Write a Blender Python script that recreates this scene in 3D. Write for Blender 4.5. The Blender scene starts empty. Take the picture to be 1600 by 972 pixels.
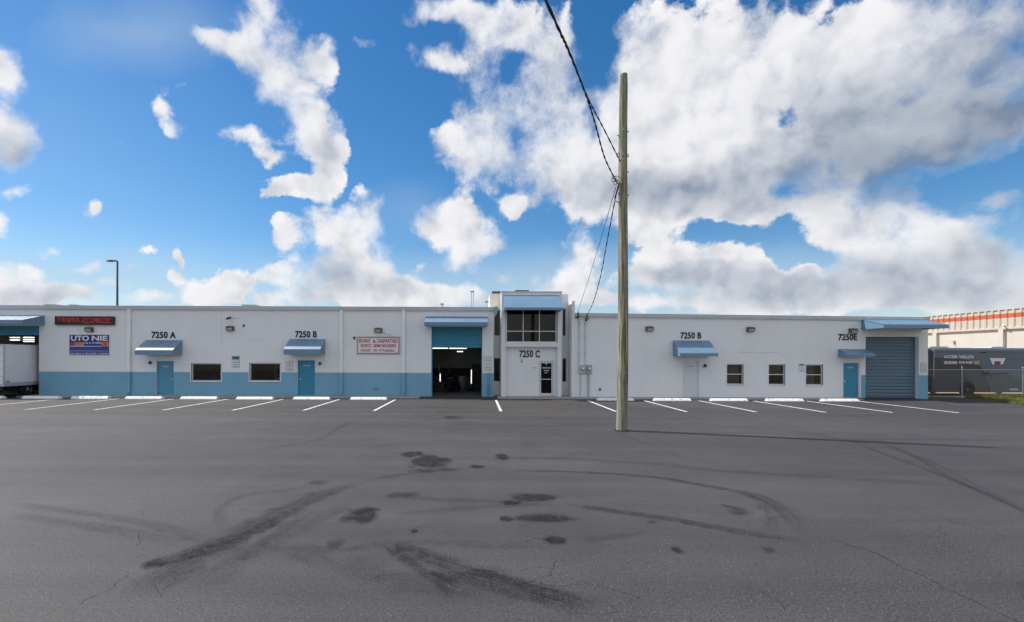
import bpy, bmesh, math, random
from mathutils import Vector, Matrix, Euler
R = math.radians
scene = bpy.context.scene

# ---------------------------------------------------------------- camera
# eye 2.4 m above the car park, 29 m in front of the facade, looking along +Y
EYE = 2.4          # eye height
F = 761.0          # focal length in photo pixels (photo 1600 wide)
VPX, VPY = 745.0, 558.0   # where lines square to the facade meet
ROLL = 0.0035
cam_d = bpy.data.cameras.new('camera')
cam = bpy.data.objects.new('camera', cam_d)
scene.collection.objects.link(cam)
cam.location = (0, 0, EYE)
cam.rotation_euler = (R(90), 0, 0)
cam.rotation_euler = (Matrix.Rotation(R(90), 3, 'X') @ Matrix.Rotation(ROLL, 3, 'Z')).to_euler()
cam_d.sensor_fit = 'HORIZONTAL'
cam_d.sensor_width = 36.0
cam_d.lens = 36.0 * F / 1600.0
cam_d.shift_x = (800 - VPX) / 1600.0
cam_d.shift_y = (VPY - 486) / 1600.0
cam_d.clip_start = 0.1
cam_d.clip_end = 4000
scene.camera = cam
scene.cycles.use_adaptive_sampling = True
scene.cycles.adaptive_threshold = 0.02
scene.cycles.adaptive_min_samples = 8

# ---------------------------------------------------------------- sun and sky
SUN = Vector((-9.2, 2.85, 11.8)).normalized()      # towards the sun: left, behind the building
sun_el = math.asin(SUN.z)
sun_az = math.atan2(SUN.x, SUN.y)                  # clockwise from +Y
sd = bpy.data.lights.new('sun', 'SUN')
sd.energy = 4.8
sd.angle = R(0.6)
sd.color = (1.0, 0.95, 0.88)
so = bpy.data.objects.new('sun', sd)
so.rotation_euler = (-SUN).to_track_quat('-Z', 'Y').to_euler()
so.location = (-30, 20, 40)
scene.collection.objects.link(so)

world = bpy.data.worlds.new('World')
scene.world = world
world.use_nodes = True
world.cycles.sampling_method = 'MANUAL'
world.cycles.sample_map_resolution = 512
scene.view_settings.view_transform = 'Standard'
scene.view_settings.look = 'None'
scene.view_settings.exposure = 0.14
scene.view_settings.gamma = 1.0
scene.view_settings.use_curve_mapping = False


class NT:
    """small helper round a node tree"""
    def __init__(s, tree): s.t = tree; s.n = tree.nodes; s.l = tree.links
    def node(s, typ, **kw):
        n = s.n.new(typ)
        for k, v in kw.items(): setattr(n, k, v)
        return n
    def put(s, sock, v):
        if isinstance(v, bpy.types.NodeSocket): s.l.new(v, sock)
        elif v is not None: sock.default_value = v
    def math(s, op, a, b=None, c=None, clamp=False):
        n = s.node('ShaderNodeMath', operation=op, use_clamp=clamp)
        s.put(n.inputs[0], a); s.put(n.inputs[1], b); s.put(n.inputs[2], c)
        return n.outputs[0]
    def vmath(s, op, a, b=None, out=0):
        n = s.node('ShaderNodeVectorMath', operation=op)
        s.put(n.inputs[0], a); s.put(n.inputs[1], b)
        return n.outputs[out]
    def scale(s, a, f):
        n = s.node('ShaderNodeVectorMath', operation='SCALE')
        s.put(n.inputs[0], a); s.put(n.inputs['Scale'], f)
        return n.outputs[0]
    def ramp(s, v, a, b, c=0.0, d=1.0, smooth=True):
        n = s.node('ShaderNodeMapRange', interpolation_type='SMOOTHSTEP' if smooth else 'LINEAR')
        s.put(n.inputs['Value'], v); s.put(n.inputs['From Min'], a); s.put(n.inputs['From Max'], b)
        s.put(n.inputs['To Min'], c); s.put(n.inputs['To Max'], d)
        return n.outputs[0]
    def noise(s, vec, scale, detail=4.0, rough=0.5, dist=0.0, lac=2.0, out=0):
        n = s.node('ShaderNodeTexNoise')
        s.put(n.inputs['Vector'], vec); n.inputs['Scale'].default_value = scale
        n.inputs['Detail'].default_value = detail; n.inputs['Roughness'].default_value = rough
        n.inputs['Lacunarity'].default_value = lac; n.inputs['Distortion'].default_value = dist
        return n.outputs[out]
    def mix(s, f, a, b, blend='MIX'):
        n = s.node('ShaderNodeMix', data_type='RGBA', blend_type=blend)
        s.put(n.inputs[0], f); s.put(n.inputs[6], a); s.put(n.inputs[7], b)
        return n.outputs[2]
    def blob(s, vec, loc, rot, scl):
        m = s.node('ShaderNodeMapping', vector_type='TEXTURE')
        s.put(m.inputs['Vector'], vec)
        m.inputs['Location'].default_value = loc
        m.inputs['Rotation'].default_value = rot
        m.inputs['Scale'].default_value = scl
        g = s.node('ShaderNodeTexGradient', gradient_type='SPHERICAL')
        s.l.new(m.outputs[0], g.inputs[0])
        return g.outputs['Fac']


def c4(c): return (c[0], c[1], c[2], 1.0)


def sky_dir(px, py):
    py -= (800 - px) * ROLL
    return Vector(((px - VPX) / F, 1.0, (VPY - py) / F)).normalized()


# cloud masses of this sky: bearing and height (photo units), half sizes, weight
CLOUDS = [
 (0,95,50,55,1),(25,125,40,34,.7),(8,205,55,66,1),(15,292,46,20,.7),(0,362,34,36,1),
 (145,330,38,20,.72),(156,326,20,14,.4),(78,388,30,13,.62),(118,412,46,17,.72),(10,455,40,30,.9),(90,462,90,26,.9),(232,464,56,18,.75),(228,397,30,13,.45),
 (246,150,22,44,.6),(260,182,28,34,.62),(286,205,36,22,.6),(285,136,34,16,.5),
 (374,204,38,26,.75),(405,222,48,30,.72),(424,242,34,20,.55),
 (310,58,34,24,.9),(345,82,50,34,.8),(395,30,46,60,.9),(420,90,80,64,.9),(460,150,74,60,.9),(500,88,36,48,.9),(485,205,62,48,.9),(522,245,44,40,.8),
 (564,70,34,24,.68),(640,80,16,20,.45),
 (425,304,26,13,.6),(462,292,42,24,.9),(505,285,50,30,.9),
 (447,375,36,44,.9),(520,348,64,40,.9),(578,320,40,42,.9),(585,340,40,34,.6),(550,395,84,62,.9),(490,430,70,34,.8),(600,455,100,40,1),(490,466,100,22,.8),(700,462,80,26,.9),(428,428,30,22,.7),
 (285,406,16,22,.85),(272,430,20,13,.8),(340,450,78,34,1),(320,470,70,14,.8),(415,468,32,16,.9),
 (655,18,42,42,1),(725,28,60,46,.9),(785,40,64,64,.9),(680,96,52,28,.9),(745,90,56,46,.8),(690,215,46,36,.75),(750,180,70,80,.9),(745,255,76,60,.8),
 (668,352,50,42,.9),(705,335,50,54,.7),(745,365,56,50,.8),(722,408,46,32,.9),(775,385,50,20,.8),(795,325,28,30,.8),(660,415,26,14,.6),(785,434,40,28,.85),(810,464,80,18,.8),
 (850,90,90,110,1),(870,230,150,130,1),(1000,110,90,130,1),(1000,250,180,130,1),(1120,120,170,170,1),(1150,270,220,95,1),(1300,110,220,190,1),(1500,80,240,190,1),(1370,220,240,100,1),(1520,200,140,80,.9),(905,330,34,54,.8),(830,325,50,34,.8),(1060,330,120,40,.7),
 (1060,440,130,44,.7),(1155,440,90,54,.7),(1010,345,90,40,.6),(1250,312,100,34,.7),(1180,335,70,36,.6),(1450,300,150,30,.5),(1130,395,60,40,.6),(1000,470,200,20,.5),(1560,320,70,36,.6),(60,440,120,34,.5),
 (700,474,160,26,.6),(1200,468,300,40,.8),(1500,468,260,50,.8),(950,470,200,28,.6),(1330,380,200,60,.5),(90,470,140,26,.6),(1560,300,60,24,.4),
 (40,424,34,15,.55),(172,442,46,17,.6),(198,424,26,11,.5),(60,395,22,10,.4),(640,300,30,14,.4),(615,290,20,20,.35),
 (430,125,100,74,.45),(365,85,80,40,.4),(330,60,60,30,.35),(520,400,120,84,.4),(480,215,70,60,.4),(680,95,80,40,.4),(700,235,70,60,.4),(690,350,80,60,.4),(340,452,100,36,.4),(620,462,140,30,.5),(20,215,60,80,.35),(470,290,80,30,.35),
 (915,400,54,54,.9),(880,445,70,34,.9),(1030,385,70,60,.9),(1080,410,100,44,.9),(1000,440,50,30,.8),(1120,470,80,20,.8),(1175,385,60,50,.9),(1200,430,90,46,.9),
 (1275,345,64,50,.9),(1345,330,74,46,.9),(1420,335,80,46,.9),(1490,345,74,40,.9),(1380,400,180,70,.9),(1530,390,130,66,.9),(1580,420,90,70,.8),(1300,455,200,40,.9),(1500,460,200,34,.8),
]
HOLES = [(922,42,26,42,1.7),(945,85,18,24,.9),(862,350,34,26,1.2),(1224,172,30,17,2.0),(1085,362,34,16,1.6),(1145,358,34,14,1.4),(1222,390,22,30,1.1),(1265,402,28,12,.9),(1215,305,24,10,.8),
         (1020,452,60,12,1.1),(690,66,40,14,1.1),(650,170,24,50,1.0),(700,290,56,14,.9),(1595,255,80,28,1.8),(1530,283,50,10,1.0),(480,402,14,16,.8),(812,395,20,22,.8),(800,98,26,9,.7),(925,188,12,20,.9),(590,395,20,14,.6),(600,150,50,150,1.0),(620,260,50,60,.8)]
SHADE = [(1540,200,300,150,1.0),(1600,60,220,190,.5),(1380,262,280,60,.85),(1120,300,210,50,.75),(960,295,150,44,.4),(1060,425,120,24,.65),(1300,180,170,100,.3),(1420,440,320,60,.55),(1180,455,160,40,.4),(1330,330,120,30,.2),(560,450,120,30,.25),(90,470,150,24,.3),(1550,385,120,44,.4),(1190,425,80,30,.3),(15,245,60,45,.6),(510,240,60,45,.35),(540,430,100,30,.25),(800,275,100,44,.25),(880,90,80,70,.2)]
VEIL = [(60,260,420,330,.14),(230,50,190,80,.45),(120,430,240,50,.5),(1000,440,700,70,.6),(640,330,80,60,.25)]


def chain(nt, P, after):
    """P unchanged, but only worked out once 'after' is known (keeps the shader's working memory small)"""
    k = nt.node('ShaderNodeVectorMath', operation='MULTIPLY_ADD')
    nt.put(k.inputs[0], after); k.inputs[1].default_value = (1e-7,) * 3; nt.put(k.inputs[2], P)
    return k.outputs[0]


def sum_blobs(nt, P, blobs, acc=None, sign=1.0):
    for i, (cx, cy, rx, ry, w) in enumerate(blobs):
        if i % 8 == 0 and acc is not None:      # keeps the compiler from holding every term at once
            P = chain(nt, P, acc)
        n = nt.node('ShaderNodeVectorMath', operation='MULTIPLY_ADD')
        nt.put(n.inputs[0], P)
        n.inputs[1].default_value = (1 / rx, 1 / ry, 1.0)
        n.inputs[2].default_value = (-cx / rx, -cy / ry, 0.0)
        g = nt.node('ShaderNodeTexGradient', gradient_type='SPHERICAL')
        nt.l.new(n.outputs[0], g.inputs[0])
        acc = nt.math('MULTIPLY_ADD', g.outputs['Fac'], w * sign, 0.0 if acc is None else acc)
    return acc


def bearing(nt, v):
    """direction -> (bearing, height) on a plane square to the facade; far off for what lies behind"""
    sep = nt.node('ShaderNodeSeparateXYZ'); nt.put(sep.inputs[0], v)
    y = nt.math('MAXIMUM', sep.outputs[1], .02)
    comb = nt.node('ShaderNodeCombineXYZ')
    nt.put(comb.inputs[0], nt.math('MULTIPLY_ADD', nt.math('DIVIDE', sep.outputs[0], y), F, VPX))
    nt.put(comb.inputs[1], nt.math('MULTIPLY_ADD', nt.math('DIVIDE', sep.outputs[2], y), -F, VPY))
    return comb.outputs[0], sep


def build_world():
    nt = NT(world.node_tree)
    nt.n.clear()
    out = nt.node('ShaderNodeOutputWorld')
    bg = nt.node('ShaderNodeBackground')
    bg.inputs['Strength'].default_value = 0.1
    nt.l.new(bg.outputs[0], out.inputs[0])
    sky = nt.node('ShaderNodeTexSky', sky_type='NISHITA')
    sky.sun_disc = False
    sky.sun_elevation = sun_el
    sky.sun_rotation = sun_az
    sky.air_density = 1.0; sky.dust_density = 0.2; sky.ozone_density = 1.6; sky.altitude = 0
    tc = nt.node('ShaderNodeTexCoord')
    v0 = nt.vmath('NORMALIZE', tc.outputs['Generated'])
    # turbulence pushes the outlines about
    wv = nt.vmath('SUBTRACT', nt.noise(v0, 11.0, 4, .6, out=1), (.5, .5, .5))
    v = nt.vmath('ADD', v0, nt.scale(wv, .07))
    P, sep = bearing(nt, v)
    acc = sum_blobs(nt, P, CLOUDS)
    # thick where masses overlap, but never without limit
    acc = nt.math('SUBTRACT', 1.0, nt.math('POWER', 2.718, nt.math('MULTIPLY', acc, -1.7)))
    acc = sum_blobs(nt, P, [(x, y, a * 1.9, b * 2.0, w * .56) for x, y, a, b, w in HOLES], acc, -.55)
    acc = nt.math('MAXIMUM', acc, -.5)
    # the same broken cumulus all round, outside the list above
    gen = nt.ramp(nt.noise(v0, 2.3, 2, .5), .36, .58, 0, .9)
    d = nt.vmath('DOT_PRODUCT', v0, tuple(sky_dir(800, 300)), out=1)
    acc = nt.math('MULTIPLY_ADD', gen, nt.ramp(d, .72, .60), acc)
    # billows, sampled here and a little towards the sun
    def billow(vec, detail):
        n1 = nt.noise(vec, 8.0, detail, .62)
        vo = nt.node('ShaderNodeTexVoronoi', feature='F1')
        nt.put(vo.inputs['Vector'], vec)
        vo.inputs['Scale'].default_value = 20.0
        vo.inputs['Detail'].default_value = 1.0
        vo.inputs['Roughness'].default_value = .5
        return nt.math('MULTIPLY_ADD', vo.outputs['Distance'], -.30, nt.math('MULTIPLY', n1, 1.75))
    vb = nt.vmath('ADD', v0, nt.scale(wv, .03))
    b0 = billow(vb, 8)
    b1 = billow(nt.vmath('ADD', vb, tuple(SUN * .035)), 3)
    core = nt.ramp(acc, .55, .92)
    calm = nt.math('MULTIPLY_ADD', core, -.62, 1.0)          # deep inside a mass the gaps close
    d0 = nt.math('MULTIPLY_ADD', nt.math('SUBTRACT', b0, .98), calm, acc)
    # ragged, feathered in places
    rag = nt.math('SUBTRACT', nt.noise(vb, 34.0, 5, .68), .5)
    d0 = nt.math('MULTIPLY_ADD', rag, .62, d0)
    soft = nt.ramp(nt.noise(v0, 5.0, 2, .5), .36, .62, .2, .85)
    alpha = nt.ramp(d0, -.02, soft)
    relief = nt.math('SUBTRACT', b0, b1)
    lit = nt.ramp(relief, -.58, .24)
    P0, sep0 = bearing(nt, nt.vmath('ADD', v0, nt.scale(wv, .05)))
    P0 = chain(nt, P0, lit)
    shade = sum_blobs(nt, P0, SHADE)
    dv = nt.math('SUBTRACT', 1.0, lit)
    sh = nt.math('MULTIPLY', nt.math('MULTIPLY', dv, .52), nt.math('MULTIPLY_ADD', core, -.25, 1.0))
    sh = nt.math('MULTIPLY_ADD', core, .07, sh)
    # thick masses go grey below, never quite flat
    shade = nt.math('SUBTRACT', 1.0, nt.math('POWER', 2.718, nt.math('MULTIPLY', shade, -1.5)))
    shade = nt.math('MULTIPLY', shade, nt.ramp(nt.noise(vb, 6.0, 5, .6), .25, .75, .72, 1.12, smooth=False))
    sh = nt.math('MULTIPLY_ADD', nt.math('MULTIPLY', shade, nt.ramp(d0, .0, .5)), 1.0, sh, clamp=True)
    ccol = nt.mix(sh, (8.45, 8.42, 8.6, 1), (1.9, 2.5, 3.5, 1))
    # clear air: deeper blue than the model gives
    hs = nt.node('ShaderNodeHueSaturation')
    hs.inputs['Saturation'].default_value = 1.38
    hs.inputs['Value'].default_value = 1.14
    nt.l.new(sky.outputs[0], hs.inputs['Color'])
    # thin high veil, thicker low down
    veil = sum_blobs(nt, chain(nt, P0, sh), VEIL)
    sep1 = nt.node('ShaderNodeSeparateXYZ'); nt.put(sep1.inputs[0], v0)
    veil = nt.math('ADD', veil, nt.ramp(sep1.outputs[2], .24, 0.0, 0, .72))
    veil = nt.math('MULTIPLY', veil, nt.ramp(nt.noise(v0, 3.0, 4, .6), .2, .7, .5, 1.1), clamp=True)
    air = nt.mix(veil, hs.outputs[0], (4.8, 5.9, 7.0, 1))
    col = nt.mix(alpha, air, ccol)
    nt.l.new(col, bg.inputs['Color'])
build_world()

# ---------------------------------------------------------------- helpers
col = scene.collection
D = 29.0                       # distance of the facade plane


def fx(px, Y=D): return (px - VPX) * Y / F
def fz(px, py, Y=D): return EYE + (VPY - (py - (800 - px) * ROLL)) * Y / F
def gp(px, py):
    """a point of the flat lot seen at that bearing"""
    Y = EYE * F / max(py - (800 - px) * ROLL - VPY, 1.0)
    return Vector(((px - VPX) * Y / F, Y, 0))


class MB:
    """collects faces in world coordinates; build() links them as ONE mesh object"""
    def __init__(s): s.v = []; s.f = []; s.uv = None; s.m = []; s.cm = 0
    def face(s, *idx): s.f.append(tuple(idx)); s.m.append(s.cm)
    def quad(s, a, b, c, d):
        i = len(s.v); s.v += [tuple(a), tuple(b), tuple(c), tuple(d)]; s.face(i, i+1, i+2, i+3); return s
    def box(s, x0, x1, y0, y1, z0, z1):
        i = len(s.v)
        s.v += [(x0,y0,z0),(x1,y0,z0),(x1,y1,z0),(x0,y1,z0),(x0,y0,z1),(x1,y0,z1),(x1,y1,z1),(x0,y1,z1)]
        for q in ((0,3,2,1),(4,5,6,7),(0,1,5,4),(1,2,6,5),(2,3,7,6),(3,0,4,7)): s.face(*[i+k for k in q])
        return s
    def prism(s, pts, axis, a, b):
        """closed polygon pts (2D) pushed along axis from a to b"""
        def P(p, t):
            return {'x': (t, p[0], p[1]), 'y': (p[0], t, p[1]), 'z': (p[0], p[1], t)}[axis]
        n = len(pts); i = len(s.v)
        s.v += [P(p, a) for p in pts] + [P(p, b) for p in pts]
        s.face(*range(i, i+n)); s.face(*range(i+2*n-1, i+n-1, -1))
        for k in range(n): s.face(i+k, i+n+k, i+n+(k+1) % n, i+(k+1) % n)
        return s
    def bbox(s, x0, x1, y0, y1, z0, z1, b=.01):
        """box with its edges along y/z chamfered towards -y (the seen side)"""
        i = len(s.v)
        s.v += [(x0,y1,z0),(x1,y1,z0),(x1,y1,z1),(x0,y1,z1),(x0,y0+b,z0),(x1,y0+b,z0),(x1,y0+b,z1),(x0,y0+b,z1),
                (x0+b,y0,z0+b),(x1-b,y0,z0+b),(x1-b,y0,z1-b),(x0+b,y0,z1-b)]
        for q in ((3,2,1,0),(0,1,5,4),(1,2,6,5),(2,3,7,6),(3,0,4,7),(4,5,9,8),(5,6,10,9),(6,7,11,10),(7,4,8,11),(8,9,10,11)):
            s.face(*[i+k for k in q])
        return s
    def tube(s, pts, r, n=8, caps=True):
        pts = [Vector(p) for p in pts]; rs = r if isinstance(r, (list, tuple)) else [r] * len(pts)
        rings = []
        for k, p in enumerate(pts):
            d = (pts[min(k+1, len(pts)-1)] - pts[max(k-1, 0)]).normalized()
            up = Vector((0,0,1)) if abs(d.z) < .95 else Vector((1,0,0))
            a = d.cross(up).normalized(); b = d.cross(a).normalized()
            i = len(s.v)
            s.v += [tuple(p + (a*math.cos(t*2*math.pi/n) + b*math.sin(t*2*math.pi/n)) * rs[k]) for t in range(n)]
            rings.append(i)
        for u, w in zip(rings, rings[1:]):
            for t in range(n): s.face(u+t, u+(t+1) % n, w+(t+1) % n, w+t)
        if caps:
            s.face(*range(rings[0]+n-1, rings[0]-1, -1)); s.face(*range(rings[-1], rings[-1]+n))
        return s
    def disc_ring(s, c, axis, prof, n=24):
        """lathe: prof = [(radius, along)] round axis through c"""
        ax = {'x': Vector((1,0,0)), 'y': Vector((0,1,0)), 'z': Vector((0,0,1))}[axis]
        a = Vector((0,0,1)) if axis != 'z' else Vector((1,0,0)); b = ax.cross(a)
        c = Vector(c); rings = []
        for (r, h) in prof:
            rings.append(len(s.v))
            s.v += [tuple(c + ax*h + (a*math.cos(t*2*math.pi/n) + b*math.sin(t*2*math.pi/n))*r) for t in range(n)]
        for u, w in zip(rings, rings[1:]):
            for t in range(n): s.face(u+t, u+(t+1) % n, w+(t+1) % n, w+t)
        s.face(*range(rings[0]+n-1, rings[0]-1, -1)); s.face(*range(rings[-1], rings[-1]+n))
        return s
    def build(s, name, material, parent=None, smooth=False, origin=None):
        me = bpy.data.meshes.new(name)
        o = bpy.data.objects.new(name, me)
        if parent is not None:
            org = ORIGIN[parent.name]
        else:
            if origin is None:
                xs = [p[0] for p in s.v]; ys = [p[1] for p in s.v]; zs = [p[2] for p in s.v]
                origin = ((min(xs)+max(xs))/2, (min(ys)+max(ys))/2, min(zs))
            org = Vector(origin)
        me.from_pydata([(p[0]-org[0], p[1]-org[1], p[2]-org[2]) for p in s.v], [], s.f)
        bm = bmesh.new(); bm.from_mesh(me)
        bmesh.ops.recalc_face_normals(bm, faces=bm.faces)
        bm.to_mesh(me); bm.free()
        ms = material if isinstance(material, (list, tuple)) else [material]
        for m in ms: me.materials.append(M[m])
        if len(ms) > 1:
            me.polygons.foreach_set('material_index', s.m)
        if smooth:
            me.polygons.foreach_set('use_smooth', [True] * len(me.polygons))
            try: me.set_sharp_from_angle(angle=R(40))
            except Exception: pass
        if s.uv:
            l = me.uv_layers.new(name='uv')
            for lp in me.loops: l.data[lp.index].uv = s.uv[lp.vertex_index]
        col.objects.link(o)
        if parent is None: o.location = org
        else: o.parent = parent
        ORIGIN[o.name] = org.copy() if isinstance(org, Vector) else Vector(org)
        return o


ORIGIN = {}
M = {}


def tag(o, label, cat, group=None):
    o['label'] = label; o['category'] = cat
    if group: o['group'] = group
    return o


def struct(o, kind='structure'):
    o['kind'] = kind; return o


def thing(name, loc, label, cat, group=None):
    o = bpy.data.objects.new(name, None); col.objects.link(o)
    o.location = loc; o.empty_display_size = .3
    ORIGIN[o.name] = Vector(loc)
    return tag(o, label, cat, group)


def clone(o, parent, off):
    """copy of a part (sharing its mesh) shifted by off"""
    c = o.copy(); col.objects.link(c); c.parent = parent
    c.location = Vector(o.location) + Vector(off)
    ORIGIN[c.name] = ORIGIN[o.name]
    return c


def text_part(name, txt, x0, x1, z0, z1, y, material, parent, depth=.006, bold=.0, spacing=1.0):
    """lettering that fills the box x0..x1, z0..z1 and faces -Y"""
    cu = bpy.data.curves.new(name, 'FONT')
    cu.body = txt; cu.extrude = .01; cu.offset = bold; cu.space_character = spacing; cu.resolution_u = 3
    t = bpy.data.objects.new(name, cu); col.objects.link(t)
    dg = bpy.context.evaluated_depsgraph_get()
    me = bpy.data.meshes.new_from_object(t.evaluated_get(dg))
    bpy.data.objects.remove(t); bpy.data.curves.remove(cu)
    me.name = name
    xs = [v.co.x for v in me.vertices]; ys = [v.co.y for v in me.vertices]
    ax, bx_, ay, by = min(xs), max(xs), min(ys), max(ys)
    org = ORIGIN[parent.name] if parent else Vector(((x0+x1)/2, y, z0))
    for v in me.vertices:
        X = x0 + (v.co.x-ax) / (bx_-ax) * (x1-x0); Z = z0 + (v.co.y-ay) / (by-ay) * (z1-z0)
        Yv = y - (depth if v.co.z > 0 else 0)
        v.co = (X-org[0], Yv-org[1], Z-org[2])
    me.materials.clear(); me.materials.append(M[material])
    o = bpy.data.objects.new(name, me); col.objects.link(o)
    if parent: o.parent = parent
    else: o.location = org
    ORIGIN[o.name] = org
    return o


# ---------------------------------------------------------------- materials
def mat(name, color, rough=.6, var=.08, vscale=1.5, bump=0.0, bscale=40., spec=.4, metal=0., streak=0., hue=0., emit=0., coat=0.):
    m = bpy.data.materials.new(name); m.use_nodes = True
    nt = NT(m.node_tree); b = nt.n['Principled BSDF']
    b.inputs['Roughness'].default_value = rough
    b.inputs['Specular IOR Level'].default_value = spec
    b.inputs['Metallic'].default_value = metal
    b.inputs['Coat Weight'].default_value = coat; b.inputs['Coat Roughness'].default_value = .5
    tc = nt.node('ShaderNodeNewGeometry').outputs['Position']
    n = nt.noise(tc, vscale, 6, .62)
    k = nt.ramp(n, .25, .75, 1 - var, 1 + var, smooth=False)
    if streak:
        st = nt.noise(nt.vmath('MULTIPLY', tc, (2.6, 2.6, .16)), 1.6, 6, .6)
        k = nt.math('MULTIPLY', k, nt.ramp(st, .48, .80, 1.0, 1 - streak))
    c = nt.scale(c4(color)[:3], k)
    if hue:
        n2 = nt.noise(tc, vscale * .45, 3, .5)
        c = nt.mix(nt.ramp(n2, .35, .7, 0, hue), c, (color[0] * 1.0, color[1] * .9, color[2] * .75, 1))
    nt.put(b.inputs['Base Color'], c)
    nt.put(b.inputs['Roughness'], nt.ramp(n, .3, .7, max(rough - .07, .02), min(rough + .07, 1), smooth=False))
    if bump:
        bp = nt.node('ShaderNodeBump'); bp.inputs['Strength'].default_value = bump; bp.inputs['Distance'].default_value = .01
        nt.put(bp.inputs['Height'], nt.noise(tc, bscale, 4, .6)); nt.l.new(bp.outputs[0], b.inputs['Normal'])
    if emit:
        b.inputs['Emission Color'].default_value = c4(color); b.inputs['Emission Strength'].default_value = emit
    M[name] = m
    return m


mat('wall_paint', (.82, .825, .835), .75, .05, .45, .25, 30, .3, streak=.035, hue=.12)
mat('wall_cream', (.80, .76, .69), .75, .05, .7, .2, 30, .3, streak=.08)
mat('wainscot_blue', (.20, .41, .56), .6, .08, .8, .25, 30, .35, streak=.07)
mat('trim_white', (.78, .79, .80), .45, .04, 1.5, .05, 60, .4, streak=.08)
mat('gutter_white', (.60, .61, .63), .4, .05, .8, .05, 60, .45, streak=.14)
mat('awning_blue', (.115, .225, .345), .52, .06, 1.2, .05, 50, 1.0, streak=.06, coat=.4)
mat('door_blue', (.04, .25, .40), .45, .06, 1.5, .04, 60, .45)
mat('door_light_blue', (.09, .29, .44), .5, .06, 1.5, .04, 60, .45)
mat('shutter_teal', (.05, .26, .38), .5, .07, 1.8, .05, 60, .4)
mat('shutter_grey_blue', (.11, .18, .235), .45, .08, 1.6, .05, 60, .45)
mat('door_white', (.70, .71, .73), .5, .05, 1.5, .04, 60, .4)
mat('aluminium', (.70, .71, .72), .4, .05, 3, .03, 90, .5, metal=.3)
mat('dark_metal', (.045, .045, .05), .5, .1, 4, .05, 80, .4)
mat('bronze', (.10, .085, .065), .5, .1, 4, .05, 80, .4)
mat('lens_yellow', (.50, .48, .36), .3, .12, 14, .2, 60, .5)
mat('black_paint', (.012, .013, .018), .5, .1, 4, 0, 60, .3)
mat('sign_white', (.78, .78, .78), .45, .04, 3, 0, 60, .4)
mat('sign_blue', (.012, .022, .22), .4, .06, 3, 0, 60, .4)
mat('sign_mid_blue', (.02, .06, .30), .4, .06, 3, 0, 60, .4)
mat('sign_red', (.34, .015, .045), .45, .15, 10, 0, 60, .4)
mat('sign_orange', (.62, .22, .05), .45, .2, 20, 0, 60, .4)
mat('sign_bright_red', (.55, .02, .03), .45, .2, 20, 0, 60, .4)
mat('sign_pink_white', (.82, .77, .77), .5, .08, 5, 0, 60, .4)
mat('sign_frame', (.50, .48, .49), .5, .08, 5, 0, 60, .4)
mat('sign_teal', (.03, .14, .26), .45, .05, 5, 0, 60, .4)
mat('led_board', (.018, .013, .018), .4, .2, 18, .1, 60, .4)
mat('led_red', (.75, .03, .03), .4, .25, 30, 0, 60, .4, emit=.08)
mat('concrete', (.36, .345, .325), .85, .16, 1.6, .4, 35, .25)
mat('concrete_white', (.86, .85, .83), .8, .08, 3.5, .4, 35, .25)
mat('road_paint', (.78, .78, .77), .7, .10, 3, .3, 40, .3)
mat('tube_light', (1, .98, .92), .4, 0, 1, 0, 60, .4, emit=1.7)
mat('interior_wall', (.36, .40, .37), .8, .1, 1, .1, 30, .2)
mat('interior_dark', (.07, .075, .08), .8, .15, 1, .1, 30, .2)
mat('interior_floor', (.10, .10, .10), .6, .25, 1, .1, 30, .3)
mat('roof_felt', (.42, .42, .42), .9, .1, .7, .2, 20, .2)
mat('meter_grey', (.52, .53, .54), .45, .06, 6, .05, 60, .4)
mat('meter_beige', (.42, .43, .36), .5, .08, 6, .05, 60, .4)
mat('truck_white', (.78, .79, .81), .4, .05, 1.2, .03, 50, .5, streak=.08)
mat('truck_trim', (.52, .53, .54), .4, .08, 3, .03, 50, .5, metal=.4)
mat('rubber', (.016, .016, .017), .85, .2, 8, .2, 60, .2)
mat('chassis_black', (.015, .015, .016), .7, .2, 5, .1, 60, .3)
mat('wheel_metal', (.35, .36, .38), .4, .1, 5, .05, 60, .5, metal=.6)
mat('red_lens', (.4, .01, .01), .25, .05, 5, 0, 60, .5)
mat('coach_slate', (.10, .13, .18), .38, .10, .9, .03, 50, .5)
mat('coach_dark', (.034, .037, .047), .4, .12, .9, .03, 50, .5)
mat('coach_grey', (.07, .08, .10), .42, .12, .9, .03, 50, .5)
mat('lettering_white', (.78, .80, .82), .5, .12, 9, 0, 60, .4)
mat('downspout_white', (.88, .88, .88), .4, .03, 2, .02, 60, .5)
mat('lettering_grey', (.50, .53, .56), .5, .12, 9, 0, 60, .4)
mat('lettering_tan', (.45, .34, .20), .5, .12, 9, 0, 60, .4)
mat('galvanised', (.34, .35, .36), .45, .12, 6, .05, 60, .5, metal=.5)
mat('rusty_steel', (.16, .085, .05), .8, .3, 9, .2, 60, .3)
mat('cream_siding', (.54, .485, .415), .6, .05, 1, .08, 30, .35, streak=.10)
mat('cream_wall', (.60, .565, .51), .75, .05, .7, .2, 30, .3, streak=.08)
mat('stripe_orange', (.52, .12, .065), .6, .06, 1, .05, 30, .35, streak=.1)
mat('wire_black', (.02, .02, .022), .6, .1, 3, 0, 60, .3)
mat('lamp_post_grey', (.08, .09, .10), .5, .1, 3, 0, 60, .4)
mat('grit_stone', (.17, .165, .16), .9, .5, 30, 0, 60, .2)
mat('dirt', (.36, .27, .20), .95, .25, 1.5, .5, 20, .15)
mat('grass_blade', (.17, .185, .045), .7, .35, 2.5, 0, 60, .25, hue=.9)
mat('curtain', (.62, .62, .60), .9, .2, 6, .1, 50, .2)
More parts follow.
